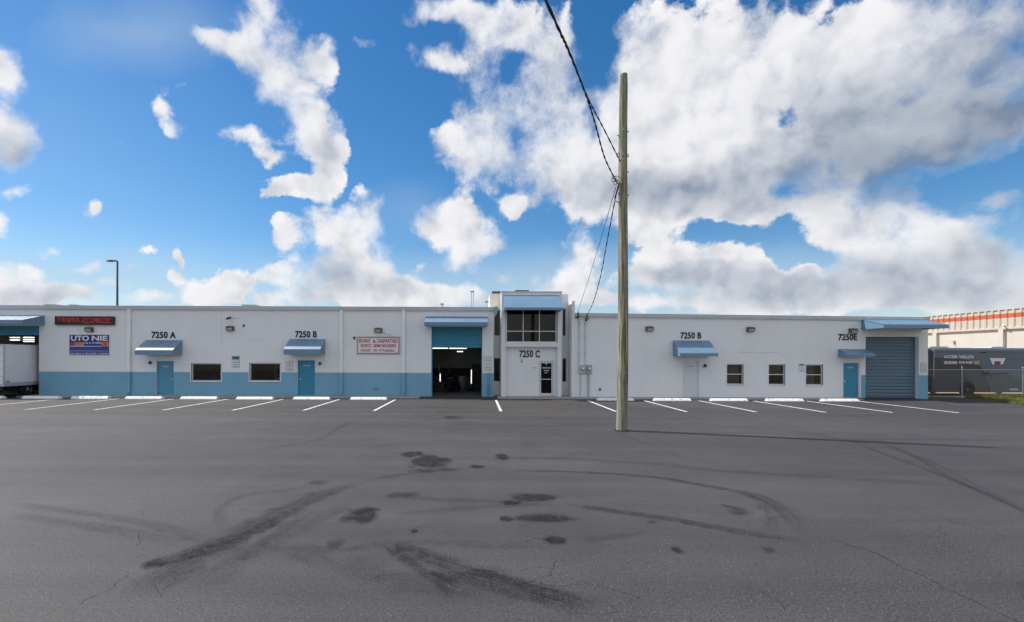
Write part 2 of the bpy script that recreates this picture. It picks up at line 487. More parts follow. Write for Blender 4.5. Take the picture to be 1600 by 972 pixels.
mat('poster_white', (.55, .55, .55), .6, .3, 12, 0, 60, .3)
mat('poster_blue', (.10, .16, .30), .6, .3, 12, 0, 60, .3)
mat('tool_red', (.20, .02, .02), .4, .1, 5, .02, 60, .5)
mat('tool_dark', (.03, .032, .036), .5, .15, 5, .05, 60, .4)


def glass(name, tint, gloss=.42):
    m = bpy.data.materials.new(name); m.use_nodes = True
    nt = NT(m.node_tree); nt.n.clear()
    out = nt.node('ShaderNodeOutputMaterial')
    tr = nt.node('ShaderNodeBsdfTransparent'); tr.inputs[0].default_value = c4(tint)
    gl = nt.node('ShaderNodeBsdfGlossy'); gl.inputs['Roughness'].default_value = .02; gl.inputs[0].default_value = (gloss,) * 3 + (1,)
    fr = nt.node('ShaderNodeFresnel'); fr.inputs[0].default_value = 1.6
    geo = nt.node('ShaderNodeNewGeometry')
    bp = nt.node('ShaderNodeBump'); bp.inputs['Strength'].default_value = .06; bp.inputs['Distance'].default_value = .02
    nt.put(bp.inputs['Height'], nt.noise(geo.outputs['Position'], 1.3, 2, .5))
    nt.l.new(bp.outputs[0], gl.inputs['Normal'])
    mx = nt.node('ShaderNodeMixShader')
    nt.put(mx.inputs[0], nt.math('MULTIPLY_ADD', fr.outputs[0], 1.0, .02))
    nt.l.new(tr.outputs[0], mx.inputs[1]); nt.l.new(gl.outputs[0], mx.inputs[2])
    nt.l.new(mx.outputs[0], out.inputs[0])
    M[name] = m


glass('glass_dark', (.13, .13, .15), .36)
glass('glass_clear', (.7, .7, .7), .5)


def wood_mat():
    m = bpy.data.materials.new('treated_wood'); m.use_nodes = True
    nt = NT(m.node_tree); b = nt.n['Principled BSDF']
    p = nt.node('ShaderNodeTexCoord').outputs['Object']
    g = nt.noise(nt.vmath('MULTIPLY', p, (26, 26, .9)), 1, 8, .65)
    big = nt.noise(nt.vmath('MULTIPLY', p, (3, 3, .5)), 1, 4, .6)
    c = nt.mix(nt.ramp(g, .36, .66), (.12, .115, .08, 1), (.44, .415, .30, 1))
    c = nt.mix(nt.ramp(big, .45, .7, 0, .55), c, (.17, .20, .16, 1))
    ck = nt.noise(nt.vmath('MULTIPLY', p, (34, 34, .5)), 1, 3, .5)
    c = nt.mix(nt.ramp(ck, .58, .66, 0, .9), c, (.05, .048, .038, 1))
    nt.put(b.inputs['Base Color'], c); b.inputs['Roughness'].default_value = .85
    b.inputs['Specular IOR Level'].default_value = .2
    bp = nt.node('ShaderNodeBump'); bp.inputs['Strength'].default_value = .5; bp.inputs['Distance'].default_value = .01
    nt.put(bp.inputs['Height'], g); nt.l.new(bp.outputs[0], b.inputs['Normal'])
    M['treated_wood'] = m
wood_mat()


def worn(name, wear, col2, scale, lo, hi):
    """scuffed and chipped paint: patches of another colour show through"""
    nt = NT(M[name].node_tree); b = nt.n['Principled BSDF']
    src = b.inputs['Base Color'].links[0].from_socket
    p = nt.node('ShaderNodeNewGeometry').outputs['Position']
    f = nt.ramp(nt.noise(p, scale, 6, .72), lo, hi, 0, wear)
    nt.put(b.inputs['Base Color'], nt.mix(f, src, c4(col2)))
worn('road_paint', .8, (.10, .10, .10), 9, .46, .64)
worn('concrete_white', .75, (.18, .17, .16), 6, .50, .70)
worn('wall_paint', .22, (.55, .53, .50), .9, .58, .80)
worn('wainscot_blue', .35, (.10, .24, .36), 1.2, .56, .76)
worn('gutter_white', .3, (.40, .39, .37), 1.6, .55, .75)


def asphalt_mat():
    m = bpy.data.materials.new('asphalt'); m.use_nodes = True
    nt = NT(m.node_tree); b = nt.n['Principled BSDF']
    p = nt.node('ShaderNodeNewGeometry').outputs['Position']
    fine = nt.noise(p, 44, 4, .75)                       # aggregate
    mid = nt.noise(p, 1.1, 6, .65)                      # blotches
    lanes = nt.noise(nt.vmath('MULTIPLY', p, (.05, .85, 1)), 1, 5, .62)    # paver passes along the building
    worn = nt.noise(nt.vmath('MULTIPLY', p, (.11, .13, 1)), 1, 4, .55)
    sw = nt.noise(nt.vmath('ADD', nt.vmath('MULTIPLY', p, (.22, .5, 1)), (7, 3, 0)), 1, 6, .7)
    k = nt.ramp(fine, .36, .64, .35, 1.65, smooth=False)
    k = nt.math('MULTIPLY', k, nt.ramp(nt.noise(p, 19, 3, .6), .3, .7, .82, 1.18, smooth=False))
    k = nt.math('MULTIPLY', k, nt.ramp(mid, .3, .7, .88, 1.10, smooth=False))
    k = nt.math('MULTIPLY', k, nt.ramp(lanes, .3, .7, .77, 1.22, smooth=False))
    k = nt.math('MULTIPLY', k, nt.ramp(worn, .35, .65, .84, 1.14))
    k = nt.math('MULTIPLY', k, nt.ramp(sw, .56, .70, 1.0, .86))
    c = nt.scale((.0525, .048, .0482), k)
    # pale grit
    vo = nt.node('ShaderNodeTexVoronoi', feature='F1'); vo.inputs['Scale'].default_value = 9.0
    nt.put(vo.inputs['Vector'], p)
    grit = nt.math('MULTIPLY', nt.ramp(vo.outputs['Distance'], .10, .05), nt.ramp(nt.noise(p, .9, 3, .6), .50, .60))
    c = nt.mix(nt.math('MULTIPLY', grit, .5), c, (.30, .29, .28, 1))
    nt.put(b.inputs['Base Color'], c)
    nt.put(b.inputs['Roughness'], nt.ramp(mid, .3, .7, .58, .74, smooth=False))
    b.inputs['Specular IOR Level'].default_value = .5
    bp = nt.node('ShaderNodeBump'); bp.inputs['Strength'].default_value = .55; bp.inputs['Distance'].default_value = .012
    nt.put(bp.inputs['Height'], nt.math('ADD', fine, nt.math('MULTIPLY', nt.noise(p, 14, 3, .6), .6)))
    nt.l.new(bp.outputs[0], b.inputs['Normal'])
    M['asphalt'] = m
asphalt_mat()


def ground_mat():
    m = bpy.data.materials.new('rough_ground'); m.use_nodes = True
    nt = NT(m.node_tree); b = nt.n['Principled BSDF']
    p = nt.node('ShaderNodeNewGeometry').outputs['Position']
    n = nt.noise(p, .5, 6, .65)
    c = nt.mix(nt.ramp(n, .40, .58), (.105, .12, .035, 1), (.26, .20, .13, 1))
    c = nt.mix(nt.ramp(nt.noise(p, 14, 4, .7), .3, .7), c, (.07, .085, .03, 1))
    nt.put(b.inputs['Base Color'], c); b.inputs['Roughness'].default_value = .95
    M['rough_ground'] = m
ground_mat()


def mark_mat(name, color, streaky, strength, rough=.7):
    """a stain or tyre mark: uv.x runs along it, uv.y across; worn and broken up"""
    m = bpy.data.materials.new(name); m.use_nodes = True
    nt = NT(m.node_tree); b = nt.n['Principled BSDF']; out = nt.n['Material Output']
    uv = nt.node('ShaderNodeUVMap'); uv.uv_map = 'uv'
    sp = nt.node('ShaderNodeSeparateXYZ'); nt.put(sp.inputs[0], uv.outputs[0])
    p = nt.node('ShaderNodeNewGeometry').outputs['Position']
    if streaky:
        across = nt.math('ABSOLUTE', nt.math('MULTIPLY_ADD', sp.outputs[1], 2.0, -1.0))
        across = nt.math('MULTIPLY_ADD', nt.math('SUBTRACT', nt.noise(p, 2.2, 5, .65), .5), 1.3, across)
        a = nt.ramp(across, .95, .25)
        ends = nt.math('MULTIPLY', nt.ramp(sp.outputs[0], 0, .18), nt.ramp(sp.outputs[0], 1, .75))
        cm = nt.node('ShaderNodeCombineXYZ'); nt.put(cm.inputs[0], nt.math('MULTIPLY', sp.outputs[0], 2.0)); nt.put(cm.inputs[1], nt.math('MULTIPLY', sp.outputs[1], 13.0))
        a = nt.math('MULTIPLY', nt.math('MULTIPLY', a, ends), nt.ramp(nt.noise(cm.outputs[0], 1, 5, .65), .3, .62, .25, 1))
    else:
        r = nt.math('MULTIPLY_ADD', nt.math('SUBTRACT', nt.noise(p, 2.6, 6, .66), .5), 1.5, sp.outputs[0])
        a = nt.ramp(r, .92, .42)
    a = nt.math('MULTIPLY', a, nt.ramp(nt.noise(p, 40, 4, .75), .3, .66, .3, 1.2))
    a = nt.math('MULTIPLY', a, nt.ramp(nt.noise(p, 7, 5, .7), .32, .6, .35, 1.1))
    a = nt.math('MULTIPLY', a, strength, clamp=True)
    b.inputs['Base Color'].default_value = c4(color); b.inputs['Roughness'].default_value = rough
    b.inputs['Specular IOR Level'].default_value = .2
    nt.put(b.inputs['Alpha'], a)
    M[name] = m
mark_mat('tyre_rubber_mark', (.018, .0175, .018), True, .52)
mark_mat('faint_tyre_mark', (.022, .021, .022), True, .22)
mark_mat('oil_stain', (.012, .012, .013), False, .78, .5)
mark_mat('faint_oil_stain', (.018, .018, .018), False, .42, .6)
mat('crack_filler', (.015, .015, .016), .9, .2, 9, .1, 60, .1)

# ---------------------------------------------------------------- ground
GZ = 0.06                                             # sidewalk level
big = MB(); big.quad((-1500, -600, -.03), (1500, -600, -.03), (1500, 2500, -.03), (-1500, 2500, -.03))
struct(big.build('ground', 'rough_ground', origin=(0, 0, 0)))
lot = MB()
edge = [(-60, -25), (27.6, -25), (27.6, 20), (27.9, 23.5), (28.5, 25.6), (29.2, 27.2), (30.1, 28.6), (31.0, 29.15), (31, 30.2), (-60, 30.2)]
lot.v = [(x, y, 0) for x, y in edge]; lot.face(*range(len(edge)))
parking_lot = struct(lot.build('parking_lot', 'asphalt', origin=(0, 0, 0)))

# painted bay lines: one mesh, many bays
line0 = MB().box(-.06, .06, 0, 5.62, .001, .005)
STRIPES = [-26.3, -23.15, -20.0, -16.95, -13.9, -10.82, -7.7, -4.55, 1.08, 6.2, 9.35, 12.45, 15.5, 18.5, 21.4]
ln = line0.build('parking_line', 'road_paint', parking_lot)
ln.location = (STRIPES[0], 21.62, 0)
for x in STRIPES[1:]:
    c = clone(ln, parking_lot, (0, 0, 0)); c.location = (x, 21.62 + random.Random(int(x*10)).uniform(-.05, .05), 0)


def ribbon(name, pts, w, material, z):
    """a mark on the asphalt along pts (photo bearings), w metres wide at each point"""
    P = [gp(*p) for p in pts]
    # smooth the polyline
    Q = []; W = []
    ws = w if isinstance(w, (list, tuple)) else [w] * len(P)
    for i in range(len(P) - 1):
        p0, p1, p2, p3 = P[max(i-1, 0)], P[i], P[i+1], P[min(i+2, len(P)-1)]
        for k in range(6):
            t = k / 6
            Q.append(.5 * ((2*p1) + (p2-p0)*t + (2*p0-5*p1+4*p2-p3)*t*t + (3*p1-p0-3*p2+p3)*t**3)); W.append(ws[i]*(1-t) + ws[i+1]*t)
    Q.append(P[-1]); W.append(ws[-1])
    mb = MB(); mb.uv = []
    L = [0]
    for a, b in zip(Q, Q[1:]): L.append(L[-1] + (b-a).length)
    for k, p in enumerate(Q):
        d = (Q[min(k+1, len(Q)-1)] - Q[max(k-1, 0)]).normalized(); n = Vector((-d.y, d.x, 0))
        for s_, u in ((-1, 0), (1, 1)):
            q = p + n * W[k] * .5 * s_; mb.v.append((q.x, q.y, z)); mb.uv.append((L[k]/L[-1], u))
    for k in range(len(Q)-1): mb.face(2*k, 2*k+2, 2*k+3, 2*k+1)
    return mb.build(name, material, parking_lot)


def blotch(px, py, rx, ry, material, z, seed=0):
    c = gp(px, py); ax = rx * c.y / F; ay = ry * c.y * c.y / (EYE * F)
    mb = MB(); n = 20; mb.v = [(c.x, c.y, z)]; mb.uv = [(0, 0)]
    for k in range(n):
        t = k / n * 2 * math.pi
        mb.v.append((c.x + ax*1.15*math.cos(t), c.y + ay*1.15*math.sin(t), z)); mb.uv.append((1, 0))
    for k in range(n): mb.face(0, 1+k, 1+(k+1) % n)
    return mb.build('oil_stain', material, parking_lot)


zz = .0015
def nz():
    global zz
    zz += .0004
    return zz
for pts, w, m_ in [
    ([(205,948),(262,905),(330,862),(400,825),(470,788),(530,765),(585,750)], [.7,.8,.8,.8,.7,.5,.35], 'tyre_rubber_mark'),
    ([(215,890),(290,872),(350,852),(410,828),(450,800)], [.5,.55,.5,.45,.3], 'tyre_rubber_mark'),
    ([(360,895),(400,862),(450,822),(500,795)], .3, 'faint_tyre_mark'),
    ([(590,850),(650,865),(720,893),(800,915),(880,935),(960,965)], [.35,.6,.75,.7,.65,.5], 'tyre_rubber_mark'),
    ([(610,850),(640,880),(690,910),(735,938)], .3, 'tyre_rubber_mark'),
    ([(720,888),(790,905),(860,928),(940,950)], .3, 'tyre_rubber_mark'),
    ([(350,830),(345,800),(380,778),(450,768),(505,755)], .28, 'faint_tyre_mark'),
    ([(400,865),(455,862),(500,880),(520,892)], [.4,.6,.5,.3], 'faint_tyre_mark'),
    ([(0,790),(120,805),(230,822),(330,850),(400,868)], .35, 'faint_tyre_mark'),
    ([(0,810),(110,822),(210,838),(310,858)], .4, 'faint_tyre_mark'),
    ([(760,735),(900,737),(1020,744),(1110,758),(1180,772),(1225,795),(1250,828),(1262,845)], [.2,.25,.3,.35,.45,.5,.4,.25], 'tyre_rubber_mark'),
    ([(1180,780),(1205,802),(1206,830)], .25, 'faint_tyre_mark'),
    ([(880,788),(980,800),(1080,815),(1180,832),(1270,843)], [.3,.35,.35,.3,.2], 'tyre_rubber_mark'),
    ([(620,778),(700,782),(800,784),(900,795)], .3, 'faint_tyre_mark'),
    ([(900,848),(960,838),(1020,826)], .25, 'faint_tyre_mark'),
    ([(1370,690),(1450,715),(1530,755),(1600,785),(1680,815)], .16, 'faint_tyre_mark'),
    ([(350,712),(430,702),(500,688),(540,665),(590,650)], [.25,.3,.3,.25,.2], 'faint_tyre_mark'),
    ([(1120,785),(1150,792),(1175,803)], [.15,.3,.4], 'tyre_rubber_mark'),
    ([(575,754),(620,744),(680,736),(740,731)], [.3,.28,.25,.2], 'faint_tyre_mark'),
    ([(440,850),(520,862),(600,852),(680,850),(800,852),(900,848)], .35, 'faint_tyre_mark'),
    ([(860,788),(760,792),(680,800),(600,806)], .3, 'faint_tyre_mark'),
    ([(250,930),(330,900),(420,850),(500,812),(560,780)], [.9,.9,.7,.5,.3], 'faint_tyre_mark'),
    ([(520,870),(600,905),(690,915),(800,930)], .7, 'faint_tyre_mark'),
    ([(700,720),(850,716),(1000,722),(1150,735),(1300,742),(1600,760)], .5, 'faint_tyre_mark'),
]:
    ribbon('tyre_mark', pts, w, M and m_, nz())
for (px, py, rx, ry, m_) in [
    (567,806,32,15,'oil_stain'),(836,777,42,7,'oil_stain'),(852,809,54,9,'oil_stain'),(868,845,21,8,'oil_stain'),(792,811,12,6,'oil_stain'),(1057,858,11,6,'oil_stain'),
    (672,722,34,13,'oil_stain'),(645,711,22,5,'oil_stain'),(785,714,12,5,'oil_stain'),(665,737,30,4,'faint_oil_stain'),(700,735,18,4,'faint_oil_stain'),(800,786,20,4,'oil_stain'),
    (240,887,20,9,'oil_stain'),(525,853,18,9,'faint_oil_stain'),(648,831,8,4,'oil_stain'),
    (630,775,30,5,'faint_oil_stain'),(745,730,14,3,'oil_stain'),(1018,815,10,3,'faint_oil_stain'),(1200,857,14,6,'faint_oil_stain'),(705,653,16,3,'faint_oil_stain'),(1150,800,16,6,'faint_oil_stain'),
    (495,757,22,4,'faint_oil_stain'),
]:
    blotch(px, py, rx, ry, m_, nz())
rc = random.Random(4)
for pts, w in [([(1300,838),(1372,862),(1440,895),(1500,925),(1560,952),(1640,985)], .014), ([(800,914),(832,908),(860,897),(868,884),(872,876)], .010),
               ([(262,925),(280,905),(300,885)], .010), ([(980,680),(1030,700),(1060,712)], .02), ([(1150,655),(1250,672),(1370,690)], .02)]:
    P = [gp(*p) for p in pts]; mb = MB(); Q = []
    for a, b in zip(P, P[1:]):
        n = max(3, int((b-a).length / .12))
        for k in range(n): Q.append(a.lerp(b, k/n) + Vector((rc.uniform(-.03, .03), rc.uniform(-.03, .03), 0)))
    Q.append(P[-1])
    for k, p in enumerate(Q):
        d = (Q[min(k+1, len(Q)-1)] - Q[max(k-1, 0)]).normalized(); nn = Vector((-d.y, d.x, 0)); ww = w * rc.uniform(.25, 1)
        mb.v += [tuple(p - nn*ww*.5 + Vector((0, 0, .0012))), tuple(p + nn*ww*.5 + Vector((0, 0, .0012)))]
    for k in range(len(Q)-1): mb.face(2*k, 2*k+2, 2*k+3, 2*k+1)
    mb.build('crack', 'crack_filler', parking_lot)

for k in range(22):
    px, py = rc.uniform(40, 1560), rc.uniform(800, 965); q = gp(px, py); a = rc.uniform(0, 3.14); mb = MB(); Q = []
    for j in range(rc.randint(7, 18)):
        Q.append(q.copy()); a += rc.gauss(0, .45); q += Vector((math.cos(a), math.sin(a), 0)) * rc.uniform(.03, .07)
    for j, p in enumerate(Q):
        d = (Q[min(j+1, len(Q)-1)] - Q[max(j-1, 0)]).normalized(); nn = Vector((-d.y, d.x, 0)); ww = rc.uniform(.002, .007)
        mb.v += [tuple(p - nn*ww*.5 + Vector((0, 0, .0012))), tuple(p + nn*ww*.5 + Vector((0, 0, .0012)))]
    for j in range(len(Q)-1): mb.face(2*j, 2*j+2, 2*j+3, 2*j+1)
    mb.build('crack', 'crack_filler', parking_lot)
# loose stones and crumbs on the asphalt
grit = MB()
for k in range(420):
    px, py = rc.uniform(-60, 1660), 640 + 345*rc.random()**.8
    if rc.random() < .35: px = rc.gauss(1250, 230); py = rc.uniform(800, 975)
    c = gp(px, py); s_ = rc.uniform(.003, .010); i = len(grit.v)
    for j in range(5):
        a = j/5*6.283 + rc.uniform(-.3, .3); grit.v.append((c.x + s_*math.cos(a), c.y + s_*math.sin(a), .0))
    grit.v.append((c.x, c.y, s_*rc.uniform(.5, .9)))
    for j in range(5): grit.face(i+j, i+(j+1) % 5, i+5)
struct(grit.build('loose_grit', 'grit_stone', parking_lot), 'stuff')

# sidewalk with kerb edge, broken at the two drive-in bays
sw = MB()
for a, b in ((fx(61)-.4, fx(655, 28)), (fx(778, 28), fx(1350, 28))):
    n = int((b-a) / 1.5)
    for k in range(n):
        x0 = a + (b-a)*k/n; x1 = a + (b-a)*(k+1)/n
        sw.prism([(27.98, -.01), (27.98, GZ-.012), (27.995, GZ), (30.1, GZ), (30.1, -.01)], 'x', x0+.004, x1-.004)
struct(sw.build('sidewalk', 'concrete', origin=(0, 28.5, 0)))
ap = MB()
for a, b in ((fx(655, 28)+.01, fx(778, 28)-.01), (fx(1350, 28)+.01, fx(1452, 28))):
    ap.prism([(27.98, .003), (29.0, .05), (29.3, .05), (29.3, -.01), (27.98, -.01)], 'x', a, b)
struct(ap.build('driveway_apron', 'asphalt', origin=(0, 28.5, 0)))

# ---------------------------------------------------------------- the building
BLD = thing('industrial_building', (0, D, 0), 'long low white industrial building with blue lower band and glazed centre entrance', 'building')


def wall(mb, x0, x1, z0, z1, holes, y, t, back=True):
    xs = sorted({x0, x1, *[min(max(h[k], x0), x1) for h in holes for k in (0, 1)]})
    zs = sorted({z0, z1, *[min(max(h[k], z0), z1) for h in holes for k in (2, 3)]})
    inside = lambda x, z: any(h[0] < x < h[1] and h[2] < z < h[3] for h in holes)
    for a, b in zip(xs, xs[1:]):
        for c, d in zip(zs, zs[1:]):
            if inside((a+b)/2, (c+d)/2): continue
            mb.quad((a, y, c), (b, y, c), (b, y, d), (a, y, d))
            if back: mb.quad((a, y+t, c), (a, y+t, d), (b, y+t, d), (b, y+t, c))
    for (a, b, c, d) in holes + [(x0, x1, z0, z1)]:
        a, b, c, d = max(a, x0), min(b, x1), max(c, z0), min(d, z1)
        if b <= a or d <= c: continue
        mb.quad((a, y, c), (a, y+t, c), (a, y+t, d), (a, y, d)); mb.quad((b, y, c), (b, y, d), (b, y+t, d), (b, y+t, c))
        mb.quad((a, y, d), (a, y+t, d), (b, y+t, d), (b, y, d))
        if c > z0: mb.quad((a, y, c), (b, y, c), (b, y+t, c), (a, y+t, c))
    return mb


LW0, LW1 = -34.0, fx(771)
LTOP = fz(770, 480.3)
RTOP0, RTOP1 = fz(900, 488.4), fz(1450, 491.2)
RW0, RW1 = fx(898), fx(1450)
WB = 1.45                                              # top of the blue band
hole = lambda a, b, py0, py1=None: (fx(a), fx(b), -.01 if py1 is None else fz((a+b)/2, py1), fz((a+b)/2, py0))
H_LBAY = hole(-62, 61, 514.5); H_A = hole(244.5, 271.5, 567.8); H_W1 = hole(299, 346, 570.5, 599); H_W2 = hole(390, 438.5, 569.5, 598.3)
H_B = hole(465, 492.3, 565); H_C = hole(674, 753.5, 511)
LH = [H_LBAY, H_A, H_W1, H_W2, H_B, H_C]
wl = wall(MB(), LW0, LW1, 0, LTOP-.02, LH, D, .25)
wl.build('front_wall', 'wall_paint', BLD)
wb = wall(MB(), fx(61), LW1, 0, WB, LH, D-.004, .004, back=False)
wb.build('wainscot', 'wainscot_blue', BLD)
H_RB = hole(1067, 1092.5, 562); RWIN = [hole(1135.5, 1161.5, 566, 598.2), hole(1201, 1226.5, 566, 598.2), hole(1259, 1285.5, 566, 598.2)]
H_E = hole(1317.5, 1344, 562); H_RBAY = hole(1352.5, 1435.6, 522)
RH = [H_RB, *RWIN, H_E, H_RBAY]
rz = lambda x: RTOP0 + (RTOP1-RTOP0) * (x-RW0) / (RW1-RW0)
wr = wall(MB(), RW0, RW1, 0, RTOP0, RH, D, .25)
wr.v = [(x, y, rz(x)-.02 if z > 4.9 else z) for x, y, z in wr.v]
wr.build('front_wall', 'wall_paint', BLD)
for a, b in ((fx(1344)+.06, fx(1352.5)), (fx(1435.6), RW1)):
    wall(MB(), a, b, 0, 1.41, [], D-.004, .004, back=False).build('wainscot', 'wainscot_blue', BLD)

# shell: roofs, ends, back, inner walls
rf = MB()
rf.box(LW0+.02, LW1-.02, D+.26, 49, LTOP-.32, LTOP-.16); rf.build('roof', 'roof_felt', BLD)
rf2 = MB()
i = len(rf2.v); rf2.box(RW0+.2, RW1-.02, D+.26, 49, 4.62, 4.74); rf2.build('roof', 'roof_felt', BLD)
bk = MB()
bk.box(LW0, LW0+.2, D+.25, 49, 0, LTOP-.02); bk.box(RW1-.2, RW1, D+.25, 49, 0, RTOP1-.03); bk.box(LW0, RW1, 49, 49.2, 0, 5.0)
bk.box(LW1-.22, LW1, D+.25, 49, 0, LTOP-.02)
bk.build('outer_wall', 'wall_paint', BLD)
iw = MB()
iw.box(-23.6, -23.45, D+.25, 49, 0, 5.0); iw.box(-9.0, -8.85, D+.25, 49, 0, 5.0); iw.box(LW0+.2, LW1-.23, 40, 40.15, 1.5, 5.0)
iw.build('inner_wall', 'interior_wall', BLD)
MB().box(RW0+.2, RW1-.2, 32.6, 32.7, 0, 4.6).build('inner_wall', 'interior_dark', BLD)
MB().box(-23.44, -9.01, 32.4, 32.5, 0, 5.0).build('inner_wall', 'interior_dark', BLD)
MB().box(LW0+.2, LW1-.23, 39.97, 40.15, 0, 1.5).build('inner_wainscot', 'interior_dark', BLD)
MB().box(LW0+.2, LW1-.23, D+.26, 48.9, .02, .05).box(RW0+.2, RW1-.2, D+.3, 48.9, .02, .05).build('inner_floor', 'interior_floor', BLD)


def gutter(x0, x1, za, zb, label=None):
    """box gutter with a lip along the roof edge"""
    prof = [(D+.02, -.24), (D-.10, -.22), (D-.13, -.10), (D-.13, -.02), (D-.15, -.02), (D-.15, 0), (D-.10, 0), (D+.26, .015), (D+.26, -.10), (D+.02, -.10)]
    mb = MB(); n = len(prof)
    for x, z in ((x0, za), (x1, zb)): mb.v += [(x, p[0], z+p[1]) for p in prof]
    mb.face(*range(n)); mb.face(*range(2*n-1, n-1, -1))
    for k in range(n): mb.face(k, n+k, n+(k+1) % n, (k+1) % n)
    return mb.build('gutter', 'gutter_white', BLD)
gutter(LW0, LW1+.02, LTOP+.02, LTOP)
gutter(RW0+.01, RW1, RTOP0, RTOP1)
# seams where the gutter lengths meet
for px in (70, 203, 320, 440, 534, 631, 700):
    MB().box(fx(px)-.012, fx(px)+.012, D-.153, D-.13, LTOP-.21, LTOP).build('gutter_seam', 'gutter_white', BLD)


def downspout(px, zt, ztop_blue, shoe=1):
    x = fx(px)
    up = MB().bbox(x-.085, x+.085, D-.15, D-.02, ztop_blue, zt, .02); up.build('downspout', 'downspout_white', BLD)
    lo = MB(); lo.bbox(x-.085, x+.085, D-.15, D-.02, .22, ztop_blue, .02)
    lo.prism([(x-.06, .22), (x+.06, .22), (x-.02*shoe-.06*shoe, .10), (x-.20*shoe, .10)] if shoe > 0 else [(x-.06, .22), (x+.06, .22), (x+.05, .10), (x-.05, .10)], 'y', D-.11, D-.012)
    lo.build('downspout', 'wainscot_blue', BLD)
    for z in (1.0, 2.6, 4.4):
        MB().box(x-.11, x+.11, D-.158, D-.004, z, z+.03).build('pipe_strap', 'trim_white' if z > WB else 'wainscot_blue', BLD)
downspout(203, LTOP-.2, WB); downspout(534, LTOP-.2, WB, 0); downspout(631, LTOP-.2, WB, 0)
# leader head at the end of the left gutter
lh = MB(); xh = fx(774)
lh.prism([(xh-.16, LTOP-.12), (xh-.05, LTOP+.04), (xh+.10, LTOP+.04), (xh+.19, LTOP-.10), (xh+.10, LTOP-.34), (xh-.02, LTOP-.56), (xh-.10, LTOP-.34)], 'y', D-.16, D+.1)
lh.build('leader_head', 'galvanised', BLD)
# joints and old cracks in the render
for px, y0, y1 in ((346, 487, 548), (1153, 492, 505)):
    MB().box(fx(px)-.007, fx(px)+.007, D-.002, D+.001, fz(px, y1), fz(px, y0)).build('wall_joint', 'sign_frame', BLD)
for px0, px1, py in ((1152, 1216, 548), (385, 414, 534.5)):
    mb = MB(); r = random.Random(px0); n = 16
    for k in range(n+1):
        x = fx(px0 + (px1-px0)*k/n); z = fz(px0, py) + r.uniform(-.02, .02); w = r.uniform(.004, .014)
        mb.v += [(x, D-.0025, z-w), (x, D-.0025, z+w)]
    for k in range(n): mb.face(2*k, 2*k+2, 2*k+3, 2*k+1)
    mb.build('wall_crack', 'sign_frame', BLD)


# ---- entrance block
def bx(name, m_, x0, x1, y0, y1, z0, z1, parent=None, ch=None):
    mb = MB()
    (mb.bbox(x0, x1, y0, y1, z0, z1, ch) if ch else mb.box(x0, x1, y0, y1, z0, z1))
    return mb.build(name, m_, parent or BLD)
PX0, PX1, PX2, PX3 = fx(783), fx(790), fx(871), fx(877.6)
PTOP = fz(830, 456.3); PB1 = fz(830, 534.6); PB0 = fz(830, 541.8)
bx('pillar', 'trim_white', PX0, PX1, D-.02, 30.2, GZ-.05, PTOP, ch=.012)
bx('pillar', 'trim_white', PX2, PX3, D-.02, 30.2, GZ-.05, PTOP, ch=.012)
bx('lintel', 'trim_white', PX1+.002, PX2-.002, D-.015, 29.4, PB0, PB1, ch=.012)
EW1 = fz(830, 481)
bx('parapet', 'wall_paint', PX1+.002, PX2-.002, D-.012, 30.2, EW1, PTOP-.003)
bx('parapet_cap', 'gutter_white', PX0-.03, PX3+.03, D-.05, 30.25, PTOP+.002, PTOP+.05)
BY = 29.32
dxa, dxb = fx(841.5, BY), fx(866, BY); dzt = fz(853, 562.8, BY)
wall(MB(), PX1+.002, PX2-.002, GZ-.05, PB0+.1, [(dxa, dxb, -1, dzt)], BY, .12).build('entrance_wall', 'wall_paint', BLD)
bx('soffit', 'wall_paint', PX1+.002, PX2-.002, D+.02, BY, PB0+.02, PB0+.06)
SY = 30.1
slo = [(fx(771.5, SY), fx(781.6, SY), fz(776, 525, SY), fz(776, 480, SY)), (fx(771.2, SY), fx(781.8, SY), fz(776, 596.3, SY), fz(776, 559, SY))]
wall(MB(), LW1+.003, PX0-.002, GZ-.05, LTOP-.05, slo, SY, .2).build('side_wall', 'wall_paint', BLD)
bx('stair_tower', 'wall_cream', fx(765, SY), PX0-.004, SY+.002, 33.5, LTOP-.045, fz(774, 458.8, SY))
bx('tower_vent', 'bronze', fx(768.5, 31), fx(781.5, 31), 31, 31.7, fz(774, 458.8, SY)+.002, fz(774, 455, 31))
bx('tower_vent', 'bronze', fx(805, 32), fx(826, 32), 32, 32.8, PTOP-.1, fz(815, 453, 32))
sro = [(fx(878.4, SY), fx(884.2, SY), fz(880, 524.5, SY), fz(880, 481, SY)), (fx(878.4, SY), fx(885.3, SY), fz(880, 596.3, SY), fz(880, 558.5, SY))]
FX0, FX1 = fx(893), fx(898)
wall(MB(), PX3+.002, FX0-.002, GZ-.05, fz(885, 459, SY), sro, SY, .2).build('side_wall', 'wall_paint', BLD)
bx('fin_wall', 'wall_paint', FX0, FX1, D-.03, 33, GZ-.05, fz(895, 469), ch=.012)
bx('block_roof', 'roof_felt', PX0, PX3, 30.2, 36, PTOP-.4, PTOP-.3)
bx('block_wall', 'wall_paint', PX3, FX0, SY+.22, 36, RTOP0-.4, fz(885, 459, SY)-.02)
bx('block_wall', 'wall_paint', PX0, PX3, 35.8, 36, 4.5, PTOP-.3)
